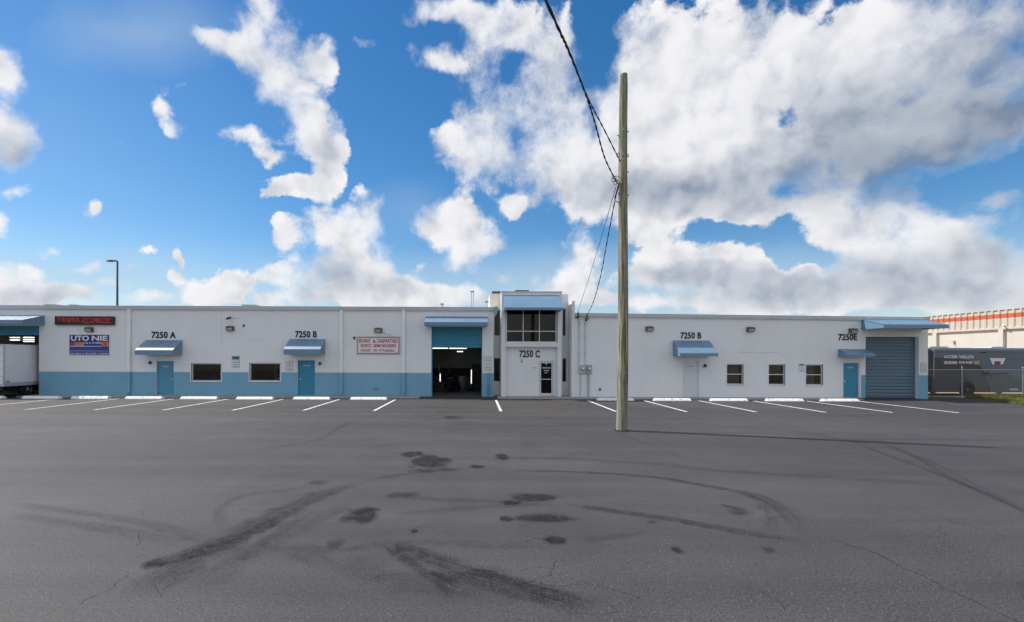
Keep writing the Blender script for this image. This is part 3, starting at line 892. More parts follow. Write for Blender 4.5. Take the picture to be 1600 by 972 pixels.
# dark liner room added behind the entrance glass to block leaking sunlight
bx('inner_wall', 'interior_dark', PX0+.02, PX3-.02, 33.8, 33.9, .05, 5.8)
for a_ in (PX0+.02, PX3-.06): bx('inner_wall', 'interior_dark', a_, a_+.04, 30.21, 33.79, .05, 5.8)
bx('liner_ceiling', 'interior_dark', PX0+.02, PX3-.02, 30.21, 33.9, 5.81, 5.85)
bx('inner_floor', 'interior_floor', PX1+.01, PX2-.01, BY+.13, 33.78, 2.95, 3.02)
for a_, b_ in ((LW1+.005, PX0-.005), (PX3+.005, FX0-.005)):  # dark boxes added behind the side windows to shut out leaking light
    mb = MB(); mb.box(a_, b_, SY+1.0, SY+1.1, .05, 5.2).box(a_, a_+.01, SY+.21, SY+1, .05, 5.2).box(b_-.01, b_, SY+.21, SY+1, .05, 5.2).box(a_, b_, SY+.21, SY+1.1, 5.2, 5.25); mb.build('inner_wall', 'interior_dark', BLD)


def window(x0, x1, z0, z1, y, cols=1, rows=1, f=.05, split=None, gl='glass_dark', frame='aluminium', sill=True, bar=.045):
    """frame mesh as the part, each pane below it"""
    mb = MB(); w = f
    d0, d1 = y, y+.07
    mb.box(x0, x0+w, d0, d1, z0, z1); mb.box(x1-w, x1, d0, d1, z0, z1)
    mb.box(x0+w, x1-w, d0, d1, z0, z0+w); mb.box(x0+w, x1-w, d0, d1, z1-w, z1)
    xs = [x0+w + (x1-x0-2*w)*k/cols for k in range(cols+1)]
    fr = split or [k/rows for k in range(rows+1)]
    zs = [z0+w + (z1-z0-2*w)*k for k in fr]
    for x in xs[1:-1]: mb.box(x-bar/2, x+bar/2, d0+.004, d1-.004, z0+w, z1-w)
    for z in zs[1:-1]: mb.box(x0+w, x1-w, d0+.008, d1-.008, z-bar/2, z+bar/2)
    W = mb.build('window', frame, BLD)
    for a, b in zip(xs, xs[1:]):
        for c, d in zip(zs, zs[1:]):
            MB().box(a+.002, b-.002, d0+.03, d0+.038, c+.002, d-.002).build('pane', gl, W)
    if sill: MB().bbox(x0-.04, x1+.04, y-.12, y-.0, z0-.05, z0-.002, .01).build('sill', 'trim_white', W)
    return W
window(fx(790.6), fx(869.6), PB1+.002, EW1-.002, D+.03, 3, 2, .05, [0, .315, 1], sill=False)
for h in slo: window(h[0], h[1], h[2], h[3], SY+.03, 1, 1, .03, sill=False)
for h in sro: window(h[0], h[1], h[2], h[3], SY+.03, 1, 1, .03, sill=False)
for h in (H_W1, H_W2): window(h[0]+.002, h[1]-.002, h[2]+.002, h[3]-.002, D+.06, 1, 1, .06, gl='glass_clear')
for h in RWIN: window(h[0]+.002, h[1]-.002, h[2]+.002, h[3]-.002, D+.06, 1, 2, .05, gl='glass_clear')
# outer trim round the openings of the wings
for h in (H_W1, H_W2, *RWIN):
    mb = MB(); t = .045
    mb.box(h[0]-t, h[0], D-.03, D+.05, h[2]-t, h[3]+t); mb.box(h[1], h[1]+t, D-.03, D+.05, h[2]-t, h[3]+t)
    mb.box(h[0], h[1], D-.03, D+.05, h[3], h[3]+t)
    mb.build('window_trim', 'trim_white', BLD)

# things seen through the glass
def curtain(name, x0, x1, z0, z1, y, label, folds=9, m_='curtain'):
    mb = MB(); n = folds * 6
    for k in range(n+1):
        x = x0 + (x1-x0)*k/n; yy = y + .035*math.sin(k/6*2*math.pi)
        mb.v += [(x, yy, z0), (x, yy, z1), (x, yy+.008, z0), (x, yy+.008, z1)]
    for k in range(n):
        a = 4*k; mb.face(a, a+4, a+5, a+1); mb.face(a+2, a+3, a+7, a+6)
    return tag(mb.build(name, m_, smooth=True), label, 'curtain')
r0, r1, r2 = RWIN
curtain('curtain', r0[0]+.1, r0[1]-.1, r0[2]-.1, r0[3]+.1, D+.28, 'pale folded curtain inside the small window nearest the white door', 6)
curtain('curtain', r1[0]+.05, r1[1]-.05, (r1[2]+r1[3])/2-.1, r1[3]+.1, D+.3, 'short curtain in the upper half of the middle small window', 8)
curtain('curtain', r2[0]-.1, r2[0]+.7, r2[2]-.1, r2[3]+.1, D+.28, 'pale curtain drawn to one side in the small window nearest the blue corner door', 6)
def shelf_unit(x0, x1, z0, z1, y, label):
    t = thing('shelf_unit', ((x0+x1)/2, y, .05), label, 'shelf')
    for x in (x0, x1): bx('post', 'poster_white', x-.03, x+.03, y, y+.3, .05, z1, t)
    for k in range(4):
        z = .3 + (z1-.35)*k/3; bx('shelf', 'poster_white', x0, x1, y+.002, y+.3, z, z+.03, t)
    bx('carton', 'curtain', x0+.1, x0+.45, y+.05, y+.28, .33 + (z1-.35)/3*1, .33 + (z1-.35)/3*1+.3, t)
    return t
shelf_unit(H_W2[0]+1.0, H_W2[1]+.25, 0, 1.75, D+1.2, 'pale shelf unit inside the wide window beside the bright blue door')
shelf_unit(H_W1[0]+.5, H_W1[0]+1.1, 0, 1.3, D+1.5, 'low shelf unit inside the wide window right of door A')


def door(h, m_, handle_left, y=D+.08, plate='lettering_grey', frame='trim_white', thr=True):
    x0, x1, zt = h[0], h[1], h[3]
    fr = MB(); w = .05
    fr.box(x0+.002, x0+w, y-.03, y+.1, GZ, zt-.002); fr.box(x1-w, x1-.002, y-.03, y+.1, GZ, zt-.002); fr.box(x0+w, x1-w, y-.03, y+.1, zt-w, zt-.002)
    F_ = fr.build('door_frame', frame, BLD)
    lf = MB(); lf.bbox(x0+w+.004, x1-w-.004, y, y+.045, GZ+.015, zt-w-.004, .006)
    L = lf.build('door', m_, BLD)
    hx = x0+w+.09 if handle_left else x1-w-.09
    hd = MB(); hd.disc_ring((hx, y-.05, 1.03), 'y', [(.012, .05), (.012, .025), (.032, .02), (.036, 0), (.02, -.012)], 12); hd.disc_ring((hx, y-.008, 1.03), 'y', [(.04, .01), (.04, 0)], 12)
    hd.build('handle', 'aluminium', L, smooth=True)
    cx = (x0+x1)/2
    pl = MB(); r = random.Random(int(x0*50)); k = cx-.19
    while k < cx+.19:
        w_ = r.uniform(.025, .05); pl.box(k, k+w_, y-.004, y+.002, zt-.36, zt-.28); k += w_+.014
    pl.build('door_lettering', plate, L)
    hs_ = x1-w if handle_left else x0+w
    for z in (.3, 1.05, zt-.3):
        MB().box(hs_-.012, hs_+.012, y-.012, y+.0, z, z+.1).build('hinge', 'aluminium', L)
    if thr: bx('threshold', 'aluminium', x0+w, x1-w, y-.06, y+.1, GZ+.001, GZ+.013)
    return L
door(H_A, 'door_light_blue', False, frame='door_light_blue'); door(H_B, 'door_blue', True, frame='door_light_blue')
door(H_RB, 'door_white', True, plate='sign_frame'); door(H_E, 'door_blue', True)

# glazed entrance door
gd = MB(); w = .075; y = BY+.02
z0, z1 = GZ+.01, dzt-.004
a, b = dxa+.004, dxb-.004
fr = MB(); fr.box(a, a+.06, y-.04, y+.09, z0, z1); fr.box(b-.06, b, y-.04, y+.09, z0, z1); fr.box(a+.06, b-.06, y-.04, y+.09, z1-.06, z1)
fr.build('door_frame', 'trim_white', BLD)
a += .078; b -= .078; z1 -= .078
gd.box(a, a+w, y, y+.045, z0, z1); gd.box(b-w, b, y, y+.045, z0, z1); gd.box(a+w, b-w, y, y+.045, z0, z0+.17); gd.box(a+w, b-w, y, y+.045, z1-w, z1)
gd.box(a+w, b-w, y+.002, y+.043, 1.06, 1.10)
GD = gd.build('glass_door', 'aluminium', BLD)
MB().box(a+w, b-w, y+.018, y+.026, z0+.17, 1.06).build('pane', 'glass_dark', GD); MB().box(a+w, b-w, y+.018, y+.026, 1.10, z1-w).build('pane', 'glass_dark', GD)
MB().tube([(a+.03, y-.05, .95), (a+.03, y-.05, 1.25)], .013, 8).tube([(a+.03, y-.05, 1.0), (a+.03, y+.01, 1.0)], .01, 8).tube([(a+.03, y-.05, 1.2), (a+.03, y+.01, 1.2)], .01, 8).build('pull_handle', 'aluminium', GD)
lt = MB(); r = random.Random(3)
for z, h_, xa, xb in ((1.72, .09, a+.14, b-.12), (1.57, .07, a+.24, b-.22), (1.44, .06, a+.30, b-.30)):
    k = xa
    while k < xb: q = r.uniform(.03, .06); lt.box(k, min(k+q, xb), y+.012, y+.017, z, z+h_); k += q+.018
lt.disc_ring(((a+b)/2, y+.012, 2.0), 'y', [(.05, 0), (.05, .005)], 16)
lt.build('door_lettering', 'lettering_grey', GD)


def shutter(h, zbot, m_, pitch, name='roller_door', y=D+.16):
    """roller shutter: guides and bottom bar as the part, each slat below it"""
    x0, x1, zt = h[0], h[1], h[3]
    mb = MB(); mb.box(x0+.002, x0+.05, y-.03, y+.08, .05, zt-.002); mb.box(x1-.05, x1-.002, y-.03, y+.08, .05, zt-.002)
    mb.box(x0+.05, x1-.05, y-.015, y+.05, zbot, zbot+.06)
    S = mb.build(name, m_, BLD)
    prof = [(y, 0), (y-.018, .06*pitch), (y-.026, .3*pitch), (y-.018, .68*pitch), (y+.004, .80*pitch), (y+.006, pitch), (y+.02, pitch), (y+.02, 0)]
    n = int((zt-zbot-.062)/pitch + .999)
    s0 = None
    for k in range(n):
        z = zbot+.062+k*pitch
        if s0 is None:
            s0 = MB().prism([(p, z+q) for p, q in prof], 'x', x0+.045, x1-.045).build('slat', m_, S)
        else: clone(s0, S, (0, 0, k*pitch))
    return S
shutter(H_C, fz(713, 543.5), 'shutter_teal', .12)
shutter(H_LBAY, fz(30, 528.5), 'shutter_teal', .12)
shutter(H_RBAY, .055, 'shutter_grey_blue', .2, y=D+.27)

# ---------------------------------------------------------------- awnings
def awning(pl, pr, ytop, proj, yh0, yh1, label, drop=.0):
    x0, x1 = fx(pl), fx(pr); yf = D - proj
    pm = (pl+pr)/2
    pmf = VPX + (x0+x1)/2*F/yf
    zt = fz(pm, ytop); za = fz(pmf, yh0, yf); zb = fz(pmf, yh1, yf)
    t = thing('awning', ((x0+x1)/2, D, zb), label, 'awning', 'blue metal awnings on the facade')
    yb = D-.006; th = .025
    c = MB(); c.prism([(yb, zt), (yf, za), (yf-.01, za-th*.6), (yb, zt-th*1.3)], 'x', x0, x1); c.build('canopy', 'awning_blue', t)
    v = MB(); v.box(x0, x1, yf-.004, yf+.016, zb, za-.02); v.build('valance', 'awning_blue', t)
    for x in (x0+.012, x1-.032):
        e = MB(); e.prism([(yb, zt-.05), (yf+.02, za-.05), (yf+.02, zb+.002), (yb, zb+.002)], 'x', x, x+.02); e.build('end_panel', 'awning_blue', t)
    h_ = MB(); h_.box(x0-.008, x1+.008, yf-.014, yf-.0045, zb-.012, zb+.025); h_.build('hem', 'awning_blue', t)
    n = max(3, int((x1-x0)/.5))
    for k in range(1, n):
        xx = x0 + (x1-x0)*k/n
        s_ = MB(); s_.prism([(yb-.01, zt+.012), (yf+.02, za+.015), (yf+.02, za-.004), (yb-.01, zt-.012)], 'x', xx-.008, xx+.008); s_.build('seam', 'awning_blue', t)
    return t
awning(-62, 70, 498, 1.43, 505, 511, 'wide blue awning over the truck bay at the left end')
awning(228, 285.3, 535, .94, 550.5, 558, 'blue sloping awning under the number 7250 A')
awning(453, 508.5, 531.7, .96, 547.5, 556, 'blue sloping awning over the bright blue door left of the red lettered sign')
awning(665, 761.5, 495, .85, 503.5, 509, 'wide blue awning over the open roller door')
awning(786, 874, 460.8, 1.3, 479.8, 483.8, 'large pale blue awning above the upper entrance window')
awning(1051, 1108, 529.9, 1.08, 549.5, 554.3, 'blue awning over the white door on the right wing')
awning(1308.8, 1352.3, 541.6, .7, 548.5, 553, 'small low blue awning over the corner door at the right')
awning(1345.2, 1442, 495, 1.6, 502.3, 508, 'long thin blue awning over the closed grey roller door')


# ---------------------------------------------------------------- wall lights
def wallpack(px, py, label):
    x = fx(px); z = fz(px, py)
    t = thing('wall_light', (x, D, z-.15), label, 'light', 'floodlights on the facade')
    h = MB(); h.prism([(D-.005, z+.15), (D-.16, z+.14), (D-.22, z+.03), (D-.16, z-.13), (D-.005, z-.15)], 'x', x-.21, x+.21); h.build('housing', 'bronze', t)
    l = MB(); l.quad((x-.17, D-.2315, z+.02), (x+.17, D-.2315, z+.02), (x+.17, D-.177, z-.11), (x-.17, D-.177, z-.11))
    l2 = MB(); l2.prism([(D-.224, z+.02), (D-.236, z+.02), (D-.180, z-.115), (D-.166, z-.115)], 'x', x-.165, x+.165); l2.build('lens', 'lens_yellow', t)
    MB().tube([(x, D, z+.05), (x, D-.1, z+.17)], .02, 8).build('bracket', 'bronze', t)
for px, py, lb in ((141, 519.5, 'small floodlight between the red lettered display and the blue signboard'), (360.5, 516.3, 'floodlight on the wall below the small security camera'),
                   (591.5, 517.5, 'floodlight above the red lettered white sign'), (1014, 512.3, 'floodlight on the white wall right of the wooden pole'),
                   (1171.5, 512.2, 'floodlight above the small windows of the right wing'), (1331, 513.3, 'floodlight directly above the number 7250E')):
    wallpack(px, py, lb)


def knob_light(px, py, label):
    x = fx(px); z = fz(px, py)
    t = thing('door_light', (x, D, z-.1), label, 'light', 'small lights beside doors')
    MB().disc_ring((x, D-.03, z), 'y', [(.06, .028), (.06, 0), (.04, -.02)], 14).build('base', 'dark_metal', t, smooth=True)
    MB().disc_ring((x, D-.09, z-.10), 'z', [(.07, 0), (.08, .06), (.05, .15), (.02, .18)], 14).build('shade', 'dark_metal', t, smooth=True)
knob_light(235.5, 570, 'small dark lamp left of the first blue door'); knob_light(500.5, 569.5, 'small dark lamp right of the bright blue door')
knob_light(1101, 568.5, 'small dark lamp right of the white door')
# security camera and its cable, cable stub by the other light
sc_ = thing('security_camera', (fx(360), D, fz(360, 502)), 'small dark security camera with cable below the gutter', 'camera')
x, z = fx(360), fz(360, 500.5)
MB().tube([(x, D-.02, z+.03), (x, D-.1, z+.03), (x-.04, D-.16, z-.03)], .015, 8).build('bracket', 'dark_metal', sc_)
MB().tube([(x+.06, D-.1, z+.06), (x-.09, D-.3, z-.05)], .06, 10).build('body', 'dark_metal', sc_)
MB().tube([(x+.03, D-.012, z+.03), (x+.2, D-.012, z+.035), (x+.36, D-.012, z+.02), (x+.52, D-.012, z-.02)], .012, 6).build('cable', 'sign_frame', sc_)
def wall_box(px, py, s, label):
    x, z = fx(px), fz(px, py)
    t = thing('junction_box', (x, D, z-s), label, 'fixture')
    MB().bbox(x-s, x+s, D-.07, D-.003, z-s, z+s, .012).build('box', 'dark_metal', t)
    MB().tube([(x, D-.03, z-s), (x, D-.03, z-s-.06)], .015, 8).build('gland', 'dark_metal', t)
wall_box(381, 511.5, .05, 'tiny dark junction box right of the floodlight below the camera'); wall_box(553.6, 529.3, .06, 'tiny dark junction box at the upper left of the red lettered sign')
wall_box(937.5, 607, .05, 'tiny dark outlet box low on the white wall left of the pole')
pa = thing('conduit_arm', (fx(600), D, fz(600, 524)), 'short thin metal arm beside the floodlight above the red lettered sign', 'fixture')
MB().tube([(fx(597), D-.02, fz(597, 520.5)), (fx(604), D-.1, fz(604, 523)), (fx(610), D-.2, fz(610, 524))], .02, 8).build('arm', 'sign_frame', pa)
MB().tube([(fx(609), D-.2, fz(609, 524)), (fx(612), D-.22, fz(612, 524.6))], .035, 8).build('tip', 'sign_frame', pa)
hb = thing('hose_tap', (fx(588), D, fz(588, 609)), 'small brass tap low on the blue band under the red lettered sign', 'tap')
for dx in (-.09, .09):
    MB().tube([(fx(588)+dx, D-.005, fz(588, 608)), (fx(588)+dx, D-.09, fz(588, 608)), (fx(588)+dx, D-.11, fz(588, 609.6))], .018, 8).build('spout', 'dark_metal', hb)
MB().box(fx(588)-.1, fx(588)+.1, D-.06, D-.045, fz(588, 608)-.008, fz(588, 608)+.012).build('pipe', 'dark_metal', hb)

# ---------------------------------------------------------------- unit numbers
def number(txt, p0, p1, y0, y1, label, y=D-.006, bold=.025, sp=1.06):
    x0, x1 = fx(p0, y), fx(p1, y)
    o = text_part('unit_number', txt, x0, x1, fz((p0+p1)/2, y1, y), fz((p0+p1)/2, y0, y), y, 'black_paint', None, .02, bold, sp)
    return tag(o, label, 'number')
number('7250 A', 237, 274.6, 521.8, 532.2, 'black number 7250 A above the left awning')
number('7250 B', 461.3, 495, 519.2, 529.6, 'black number 7250 B on the left wing beside the red lettered sign')
number('7250 C', 811.5, 843.5, 547, 558.2, 'black number 7250 C beside the glass entrance door', y=BY-.006)
number('7250 B', 1063.2, 1095.5, 517, 527.2, 'black number 7250 B on the right wing above the white door')
number('7250E', 1309.6, 1339, 517.8, 528, 'black number 7250E at the right end of the building')

# ---------------------------------------------------------------- signs
def board(t, p0, p1, y0, y1, m_, name='board', y=D, th=.04, grow=0.):
    return MB().bbox(fx(p0)-grow, fx(p1)+grow, y-th, y-.003, fz((p0+p1)/2, y1)-grow, fz((p0+p1)/2, y0)+grow, .006).build(name, m_, t)
# red running-text display
t = thing('display_sign', (fx(134), D, fz(134, 512.5)), 'long black display with red lettering near the left end of the building', 'sign')
board(t, 88.5, 179.8, 499, 512.3, 'led_board', 'housing', th=.14)
mb = MB(); Y_ = D-.148
x0, x1, z0, z1 = fx(88.5), fx(179.8), fz(134, 512.3), fz(134, 499)
mb.box(x0, x1, Y_, D-.139, z1-.035, z1); mb.box(x0, x1, Y_, D-.139, z0, z0+.035); mb.box(x0, x0+.04, Y_, D-.139, z0+.035, z1-.035); mb.box(x1-.04, x1, Y_, D-.139, z0+.035, z1-.035)
mb.build('bezel', 'dark_metal', t)
text_part('lettering', 'TTROJMCK', fx(92.3), fx(127.6), fz(110, 509.6), fz(110, 501.4), D-.142, 'led_red', t, .004)
text_part('lettering', 'ICC-UMNCOIC', fx(131.6), fx(176), fz(154, 509.6), fz(154, 501.4), D-.142, 'led_red', t, .004)
# blue signboard
t = thing('signboard', (fx(140), D, fz(140, 560)), 'blue and white signboard with large white letters UTO NIE', 'sign')
board(t, 108.4, 172, 526.9, 559.8, 'sign_white', 'frame', th=.04)
MB().box(fx(109.3), fx(171.2), D-.044, D-.0405, fz(140, 559), fz(140, 527.6)).build('face', 'sign_blue', t)
MB().box(fx(109.3), fx(171.2), D-.047, D-.0445, fz(140, 553.2), fz(140, 545.8)).build('band', 'sign_mid_blue', t)
text_part('lettering', 'UTO', fx(111.8), fx(140), fz(125, 537.3), fz(125, 529), D-.045, 'sign_white', t, .006, .03)
text_part('lettering', 'NIE', fx(144.3), fx(168.8), fz(157, 536.8), fz(157, 529), D-.045, 'sign_white', t, .006, .03)
text_part('lettering', 'U & O W FREN', fx(132), fx(159.5), fz(145, 542), fz(145, 538.8), D-.045, 'sign_white', t, .005, .01)
for a, b, c, d, m_ in ((111.3, 117.2, 539.6, 544.4, 'sign_bright_red'), (117.8, 123.3, 539.2, 545, 'sign_orange'), (124, 132, 539.4, 545.2, 'sign_orange'), (160, 171, 538.6, 545.4, 'sign_orange')):
    MB().prism([(fx(a), fz(a, d)), (fx(b), fz(b, d)), (fx(b)+.01, fz(b, (c+d)/2)), (fx(b)-.02, fz(b, c)), (fx(a)+.02, fz(a, c)), (fx(a)-.01, fz(a, (c+d)/2))], 'y', D-.049, D-.0445).build('emblem', m_, t)
MB().box(fx(162.5), fx(168), D-.053, D-.0495, fz(165, 543.5), fz(165, 540.5)).build('emblem', 'sign_bright_red', t)
MB().box(fx(109.8), fx(159.4), D-.050, D-.0475, fz(135, 545.9), fz(135, 545.1)).build('rule', 'sign_white', t)
MB().box(fx(110.3), fx(169.7), D-.050, D-.0475, fz(140, 553.3), fz(140, 552.6)).build('rule', 'lettering_grey', t)
text_part('lettering', 'LAB GNEA O TIO SOUFS Y AWIVIN', fx(110), fx(170), fz(140, 558.4), fz(140, 555.6), D-.045, 'sign_white', t, .005, .012)
# red lettered sign
t = thing('signboard', (fx(591), D, fz(591, 554)), 'white framed sign with three lines of dark red capitals', 'sign')
board(t, 557.5, 625.2, 527, 555, 'sign_frame', 'frame', th=.05)
MB().box(fx(559.6), fx(623), D-.056, D-.0505, fz(591, 553.2), fz(591, 529)).build('face', 'sign_pink_white', t)
for y0_, y1_ in ((528.6, 529.5), (552.7, 553.6)):
    MB().box(fx(559.2), fx(623.4), D-.060, D-.0565, fz(591, y1_), fz(591, y0_)).build('border', 'sign_red', t)
for a, b in ((559.2, 559.9), (622.7, 623.4)):
    MB().box(fx(a), fx(b), D-.060, D-.0565, fz(591, 552.6), fz(591, 529.6)).build('border', 'sign_red', t)
for s_, a, b, c, d in (('IRXANT', 561, 579.3, 531, 537), ('&', 583, 587.6, 532.4, 537), ('OIAIPARTHES', 589.2, 621.2, 531, 537), ('RDISCO', 564, 580.8, 539, 544), ('SEMORNSEER', 583.6, 619.3, 539, 544),
                       ('NUUSZY', 564, 579.8, 546.8, 550.8), ('AI', 584, 589, 546.8, 550.8), ('IYTUAKELL', 592, 616.8, 546.8, 550.8)):
    text_part('lettering', s_, fx(a), fx(b), fz((a+b)/2, d), fz((a+b)/2, c), D-.057, 'sign_red', t, .005, .02)


def notice(p0, p1, y0, y1, label, head=None, y=D, rows=5, seed=1, head_m='sign_teal', ink='black_paint'):
    """small notice plate: rounded board, printed head and lines of small print"""
    t = thing('notice_sign', (fx((p0+p1)/2), y, fz((p0+p1)/2, y1)), label, 'sign', 'small notices on the wall')
    x0, x1 = fx(p0), fx(p1); z0, z1 = fz((p0+p1)/2, y1), fz((p0+p1)/2, y0); c = .03
    def plate(g, ya, yb, m_, nm):
        a, b, e, f_ = x0+g, x1-g, z0+g, z1-g
        MB().prism([(a+c, e), (b-c, e), (b, e+c), (b, f_-c), (b-c, f_), (a+c, f_), (a, f_-c), (a, e+c)], 'y', ya, yb).build(nm, m_, t)
    plate(0, y-.012, y-.003, ink if seed % 2 else 'sign_teal', 'border'); plate(.014, y-.016, y-.0125, 'sign_white', 'face')
    H = z1-z0; zt = z1-.03
    if head:
        MB().box(x0+.03, x1-.03, y-.019, y-.0165, z1-.03-H*head, z1-.03).build('heading', head_m, t); zt = z1-.03-H*head-.02
    r = random.Random(seed); lines = MB(); step = (zt-z0-.04)/rows
    for k in range(rows):
        zc = zt - step*(k+.65); hh = step*.26*(1.35 if k % 2 else 1); xx = x0+.05+r.uniform(0, .05)
        while xx < x1-.07:
            ww = r.uniform(.018, .06); lines.box(xx, min(xx+ww, x1-.04), y-.0185, y-.0165, zc-hh/2, zc+hh/2); xx += ww+.014
    lines.build('small_print', ink, t)
notice(362.3, 374.5, 559, 577.3, 'small notice with a dark teal heading between the two wide windows', .27, seed=2, rows=4)
notice(446.4, 457.3, 566.7, 582, 'small white notice beside the bright blue door', None, seed=3, rows=6)
notice(756.3, 768.6, 557, 580, 'tall white notice on the pier between roller door and entrance', None, seed=5, rows=7)
notice(1248.2, 1256.6, 565, 577.4, 'small teal edged notice left of the last small window', .18, seed=4, rows=4)
notice(1438.4, 1448, 562, 577, 'small white notice on the right corner of the building', None, seed=7, rows=5)
# door bell panel and box by the entrance
t = thing('intercom', (fx(815.3, BY), BY, fz(815, 567, BY)), 'small pale intercom on the entrance wall below 7250 C', 'intercom')
x, z = fx(815.3, BY), fz(815, 563.5, BY)
MB().bbox(x-.06, x+.06, BY-.05, BY-.003, z-.11, z+.11, .02).build('body', 'meter_grey', t); MB().disc_ring((x, BY-.06, z-.05), 'y', [(.025, .01), (.025, 0)], 12).build('button', 'dark_metal', t)
t = thing('key_switch', (fx(834.6, BY), BY, fz(834, 575, BY)), 'small dark switch plate left of the glass entrance door', 'switch')
x, z = fx(834.6, BY), fz(834, 574.3, BY)
MB().bbox(x-.08, x+.08, BY-.03, BY-.003, z-.025, z+.025, .008).build('plate', 'sign_frame', t)
MB().box(x-.06, x-.02, BY-.036, BY-.031, z-.012, z+.012).box(x+.02, x+.06, BY-.036, BY-.031, z-.012, z+.012).build('rocker', 'dark_metal', t)

# pipes on the pier by the open bay
t = thing('standpipe', (fx(764.5), D-.1, GZ), 'pair of blue vertical pipes at the pier beside the open roller door', 'pipe')
for px, r_ in ((763.2, .035), (766.4, .04)):
    x = fx(px); MB().tube([(x, D-.07, GZ-.02), (x, D-.07, 1.42), (x, D-.0, 1.46)], r_, 10).build('pipe', 'wainscot_blue', t, smooth=True)
MB().tube([(fx(762.6), D-.10, .12), (fx(762.6), D-.10, .75)], .05, 10).build('valve_body', 'door_light_blue', t, smooth=True)
for z in (.4, 1.1): MB().box(fx(761.5), fx(768), D-.03, D-.005, z, z+.03).build('clip', 'galvanised', t)

# ---------------------------------------------------------------- electric meters
def meter(p0, p1, y0, y1, m_, label, ptop, ztop, pbots):
    x0, x1 = fx(p0), fx(p1); z0, z1 = fz(p0, y1), fz(p0, y0); xc = (x0+x1)/2; zc = (z0+z1)/2
    t = thing('electric_meter', (xc, D, z0), label, 'meter', 'electric meters on the right wing')
    MB().bbox(x0, x1, D-.16, D-.003, z0, z1, .02).build('box', m_, t)
    MB().disc_ring((xc, D-.17, zc+.02), 'y', [(.10, .01), (.10, -.02), (.09, -.10), (.06, -.12)], 18).build('glass_dome', 'aluminium', t, smooth=True)
    MB().disc_ring((xc, D-.17, zc+.02), 'y', [(.12, .008), (.12, -.02), (.105, -.02)], 18).build('ring', 'dark_metal', t)
    xt = fx(ptop); MB().tube([(xt, D-.06, z1-.01), (xt, D-.06, ztop)], .032, 10).build('conduit', 'gutter_white', t, smooth=True)
    for pb in pbots: xb = fx(pb); MB().tube([(xb, D-.05, z0+.01), (xb, D-.05, GZ)], .028, 8).build('conduit', 'meter_grey', t, smooth=True)
    for k, zz_ in enumerate((2.6, 3.6, 4.4)): MB().box(xt-.06, xt+.06, D-.095, D-.004, zz_, zz_+.025).build('strap', 'galvanised', t)
    return t
meter(904, 914.6, 569, 582.2, 'meter_grey', 'light grey electric meter box nearer the entrance', 904.6, fz(904, 494), (906.7,))
meter(915.4, 923.8, 569, 582.2, 'meter_beige', 'beige electric meter box nearer the wooden pole', 914.2, fz(914, 497), (918, 920.4))
def weatherhead(px, py, label, cat='bracket'):
    x, z = fx(px), fz(px, py)
    t = thing('wire_bracket', (x, D-.2, z), label, cat)
    MB().tube([(x-.14, D-.16, z-.06), (x+.16, D-.16, z-.06)], .035, 8).build('cross_arm', 'galvanised', t)
    MB().tube([(x, D-.16, z+.2), (x, D-.16, z-.1)], [.025, .05], 10).build('insulator', 'dark_metal', t, smooth=True)
    MB().tube([(x-.02, D-.05, z-.16), (x-.02, D-.16, z-.13), (x-.08, D-.22, z-.18)], .05, 10).build('hood', 'dark_metal', t, smooth=True)
weatherhead(902.3, 491.5, 'metal service bracket at the roof edge next to the entrance fin')
weatherhead(916, 495.5, 'dark service hood at the roof edge above the beige meter')

# ---------------------------------------------------------------- wheel stops
WS = [(-21, 'wheel stop under the truck tail cut off by the left picture edge', 27.3), (67, 'greyish wheel stop just right of the white truck', 27.3), (142.5, 'white wheel stop below the blue signboard', 27.3),
      (226.5, 'white wheel stop in front of the first blue door at 7250 A', 27.3), (312, 'white wheel stop in front of the first wide window', 27.3), (399.5, 'white wheel stop in front of the second wide window', 27.3),
      (487.5, 'white wheel stop in front of the bright blue door', 27.3), (576.5, 'white wheel stop below the red lettered sign', 27.3), (961.3, 'white wheel stop behind the wooden pole', 27.3),
      (1050, 'white wheel stop left of the white door', 27.3), (1138.5, 'white wheel stop in front of the first small window', 27.3), (1225.5, 'white wheel stop between the second and third small windows', 27.3),
      (1312, 'white wheel stop in front of the right corner door', 27.3)]
prof = [(-.165, 0), (-.15, .03), (-.06, .125), (-.045, .135), (.045, .135), (.06, .125), (.15, .03), (.165, 0)]
ws0 = None
for px, lb, Y in WS:
    if ws0 is None:
        mb = MB(); mb.prism(prof, 'x', -1.03, 1.03)
        # sloped ends
        mb.v = [(x + (-.05 if x > 0 else .05) * (z/.135), y, z) for x, y, z in mb.v]
        ws0 = mb.build('wheel_stop', 'concrete_white', origin=(0, 0, 0)); o = ws0
        pin0 = MB().disc_ring((-.7, 0, .13), 'z', [(.022, 0), (.022, .012), (.01, .014)], 10).build('pin', 'rusty_steel', o)
    else:
        o = ws0.copy(); col.objects.link(o)
    ORIGIN[o.name] = Vector((0, 0, 0))
    if o is not ws0: clone(pin0, o, (0, 0, 0))
    clone(pin0, o, (1.4, 0, 0))
    r = random.Random(int(px)); o.location = ((px-VPX)*Y/F, Y + r.uniform(-.04, .04), .002); o.rotation_euler = (0, 0, r.uniform(-.012, .012))
    tag(o, lb, 'wheel stop', 'wheel stops along the building')

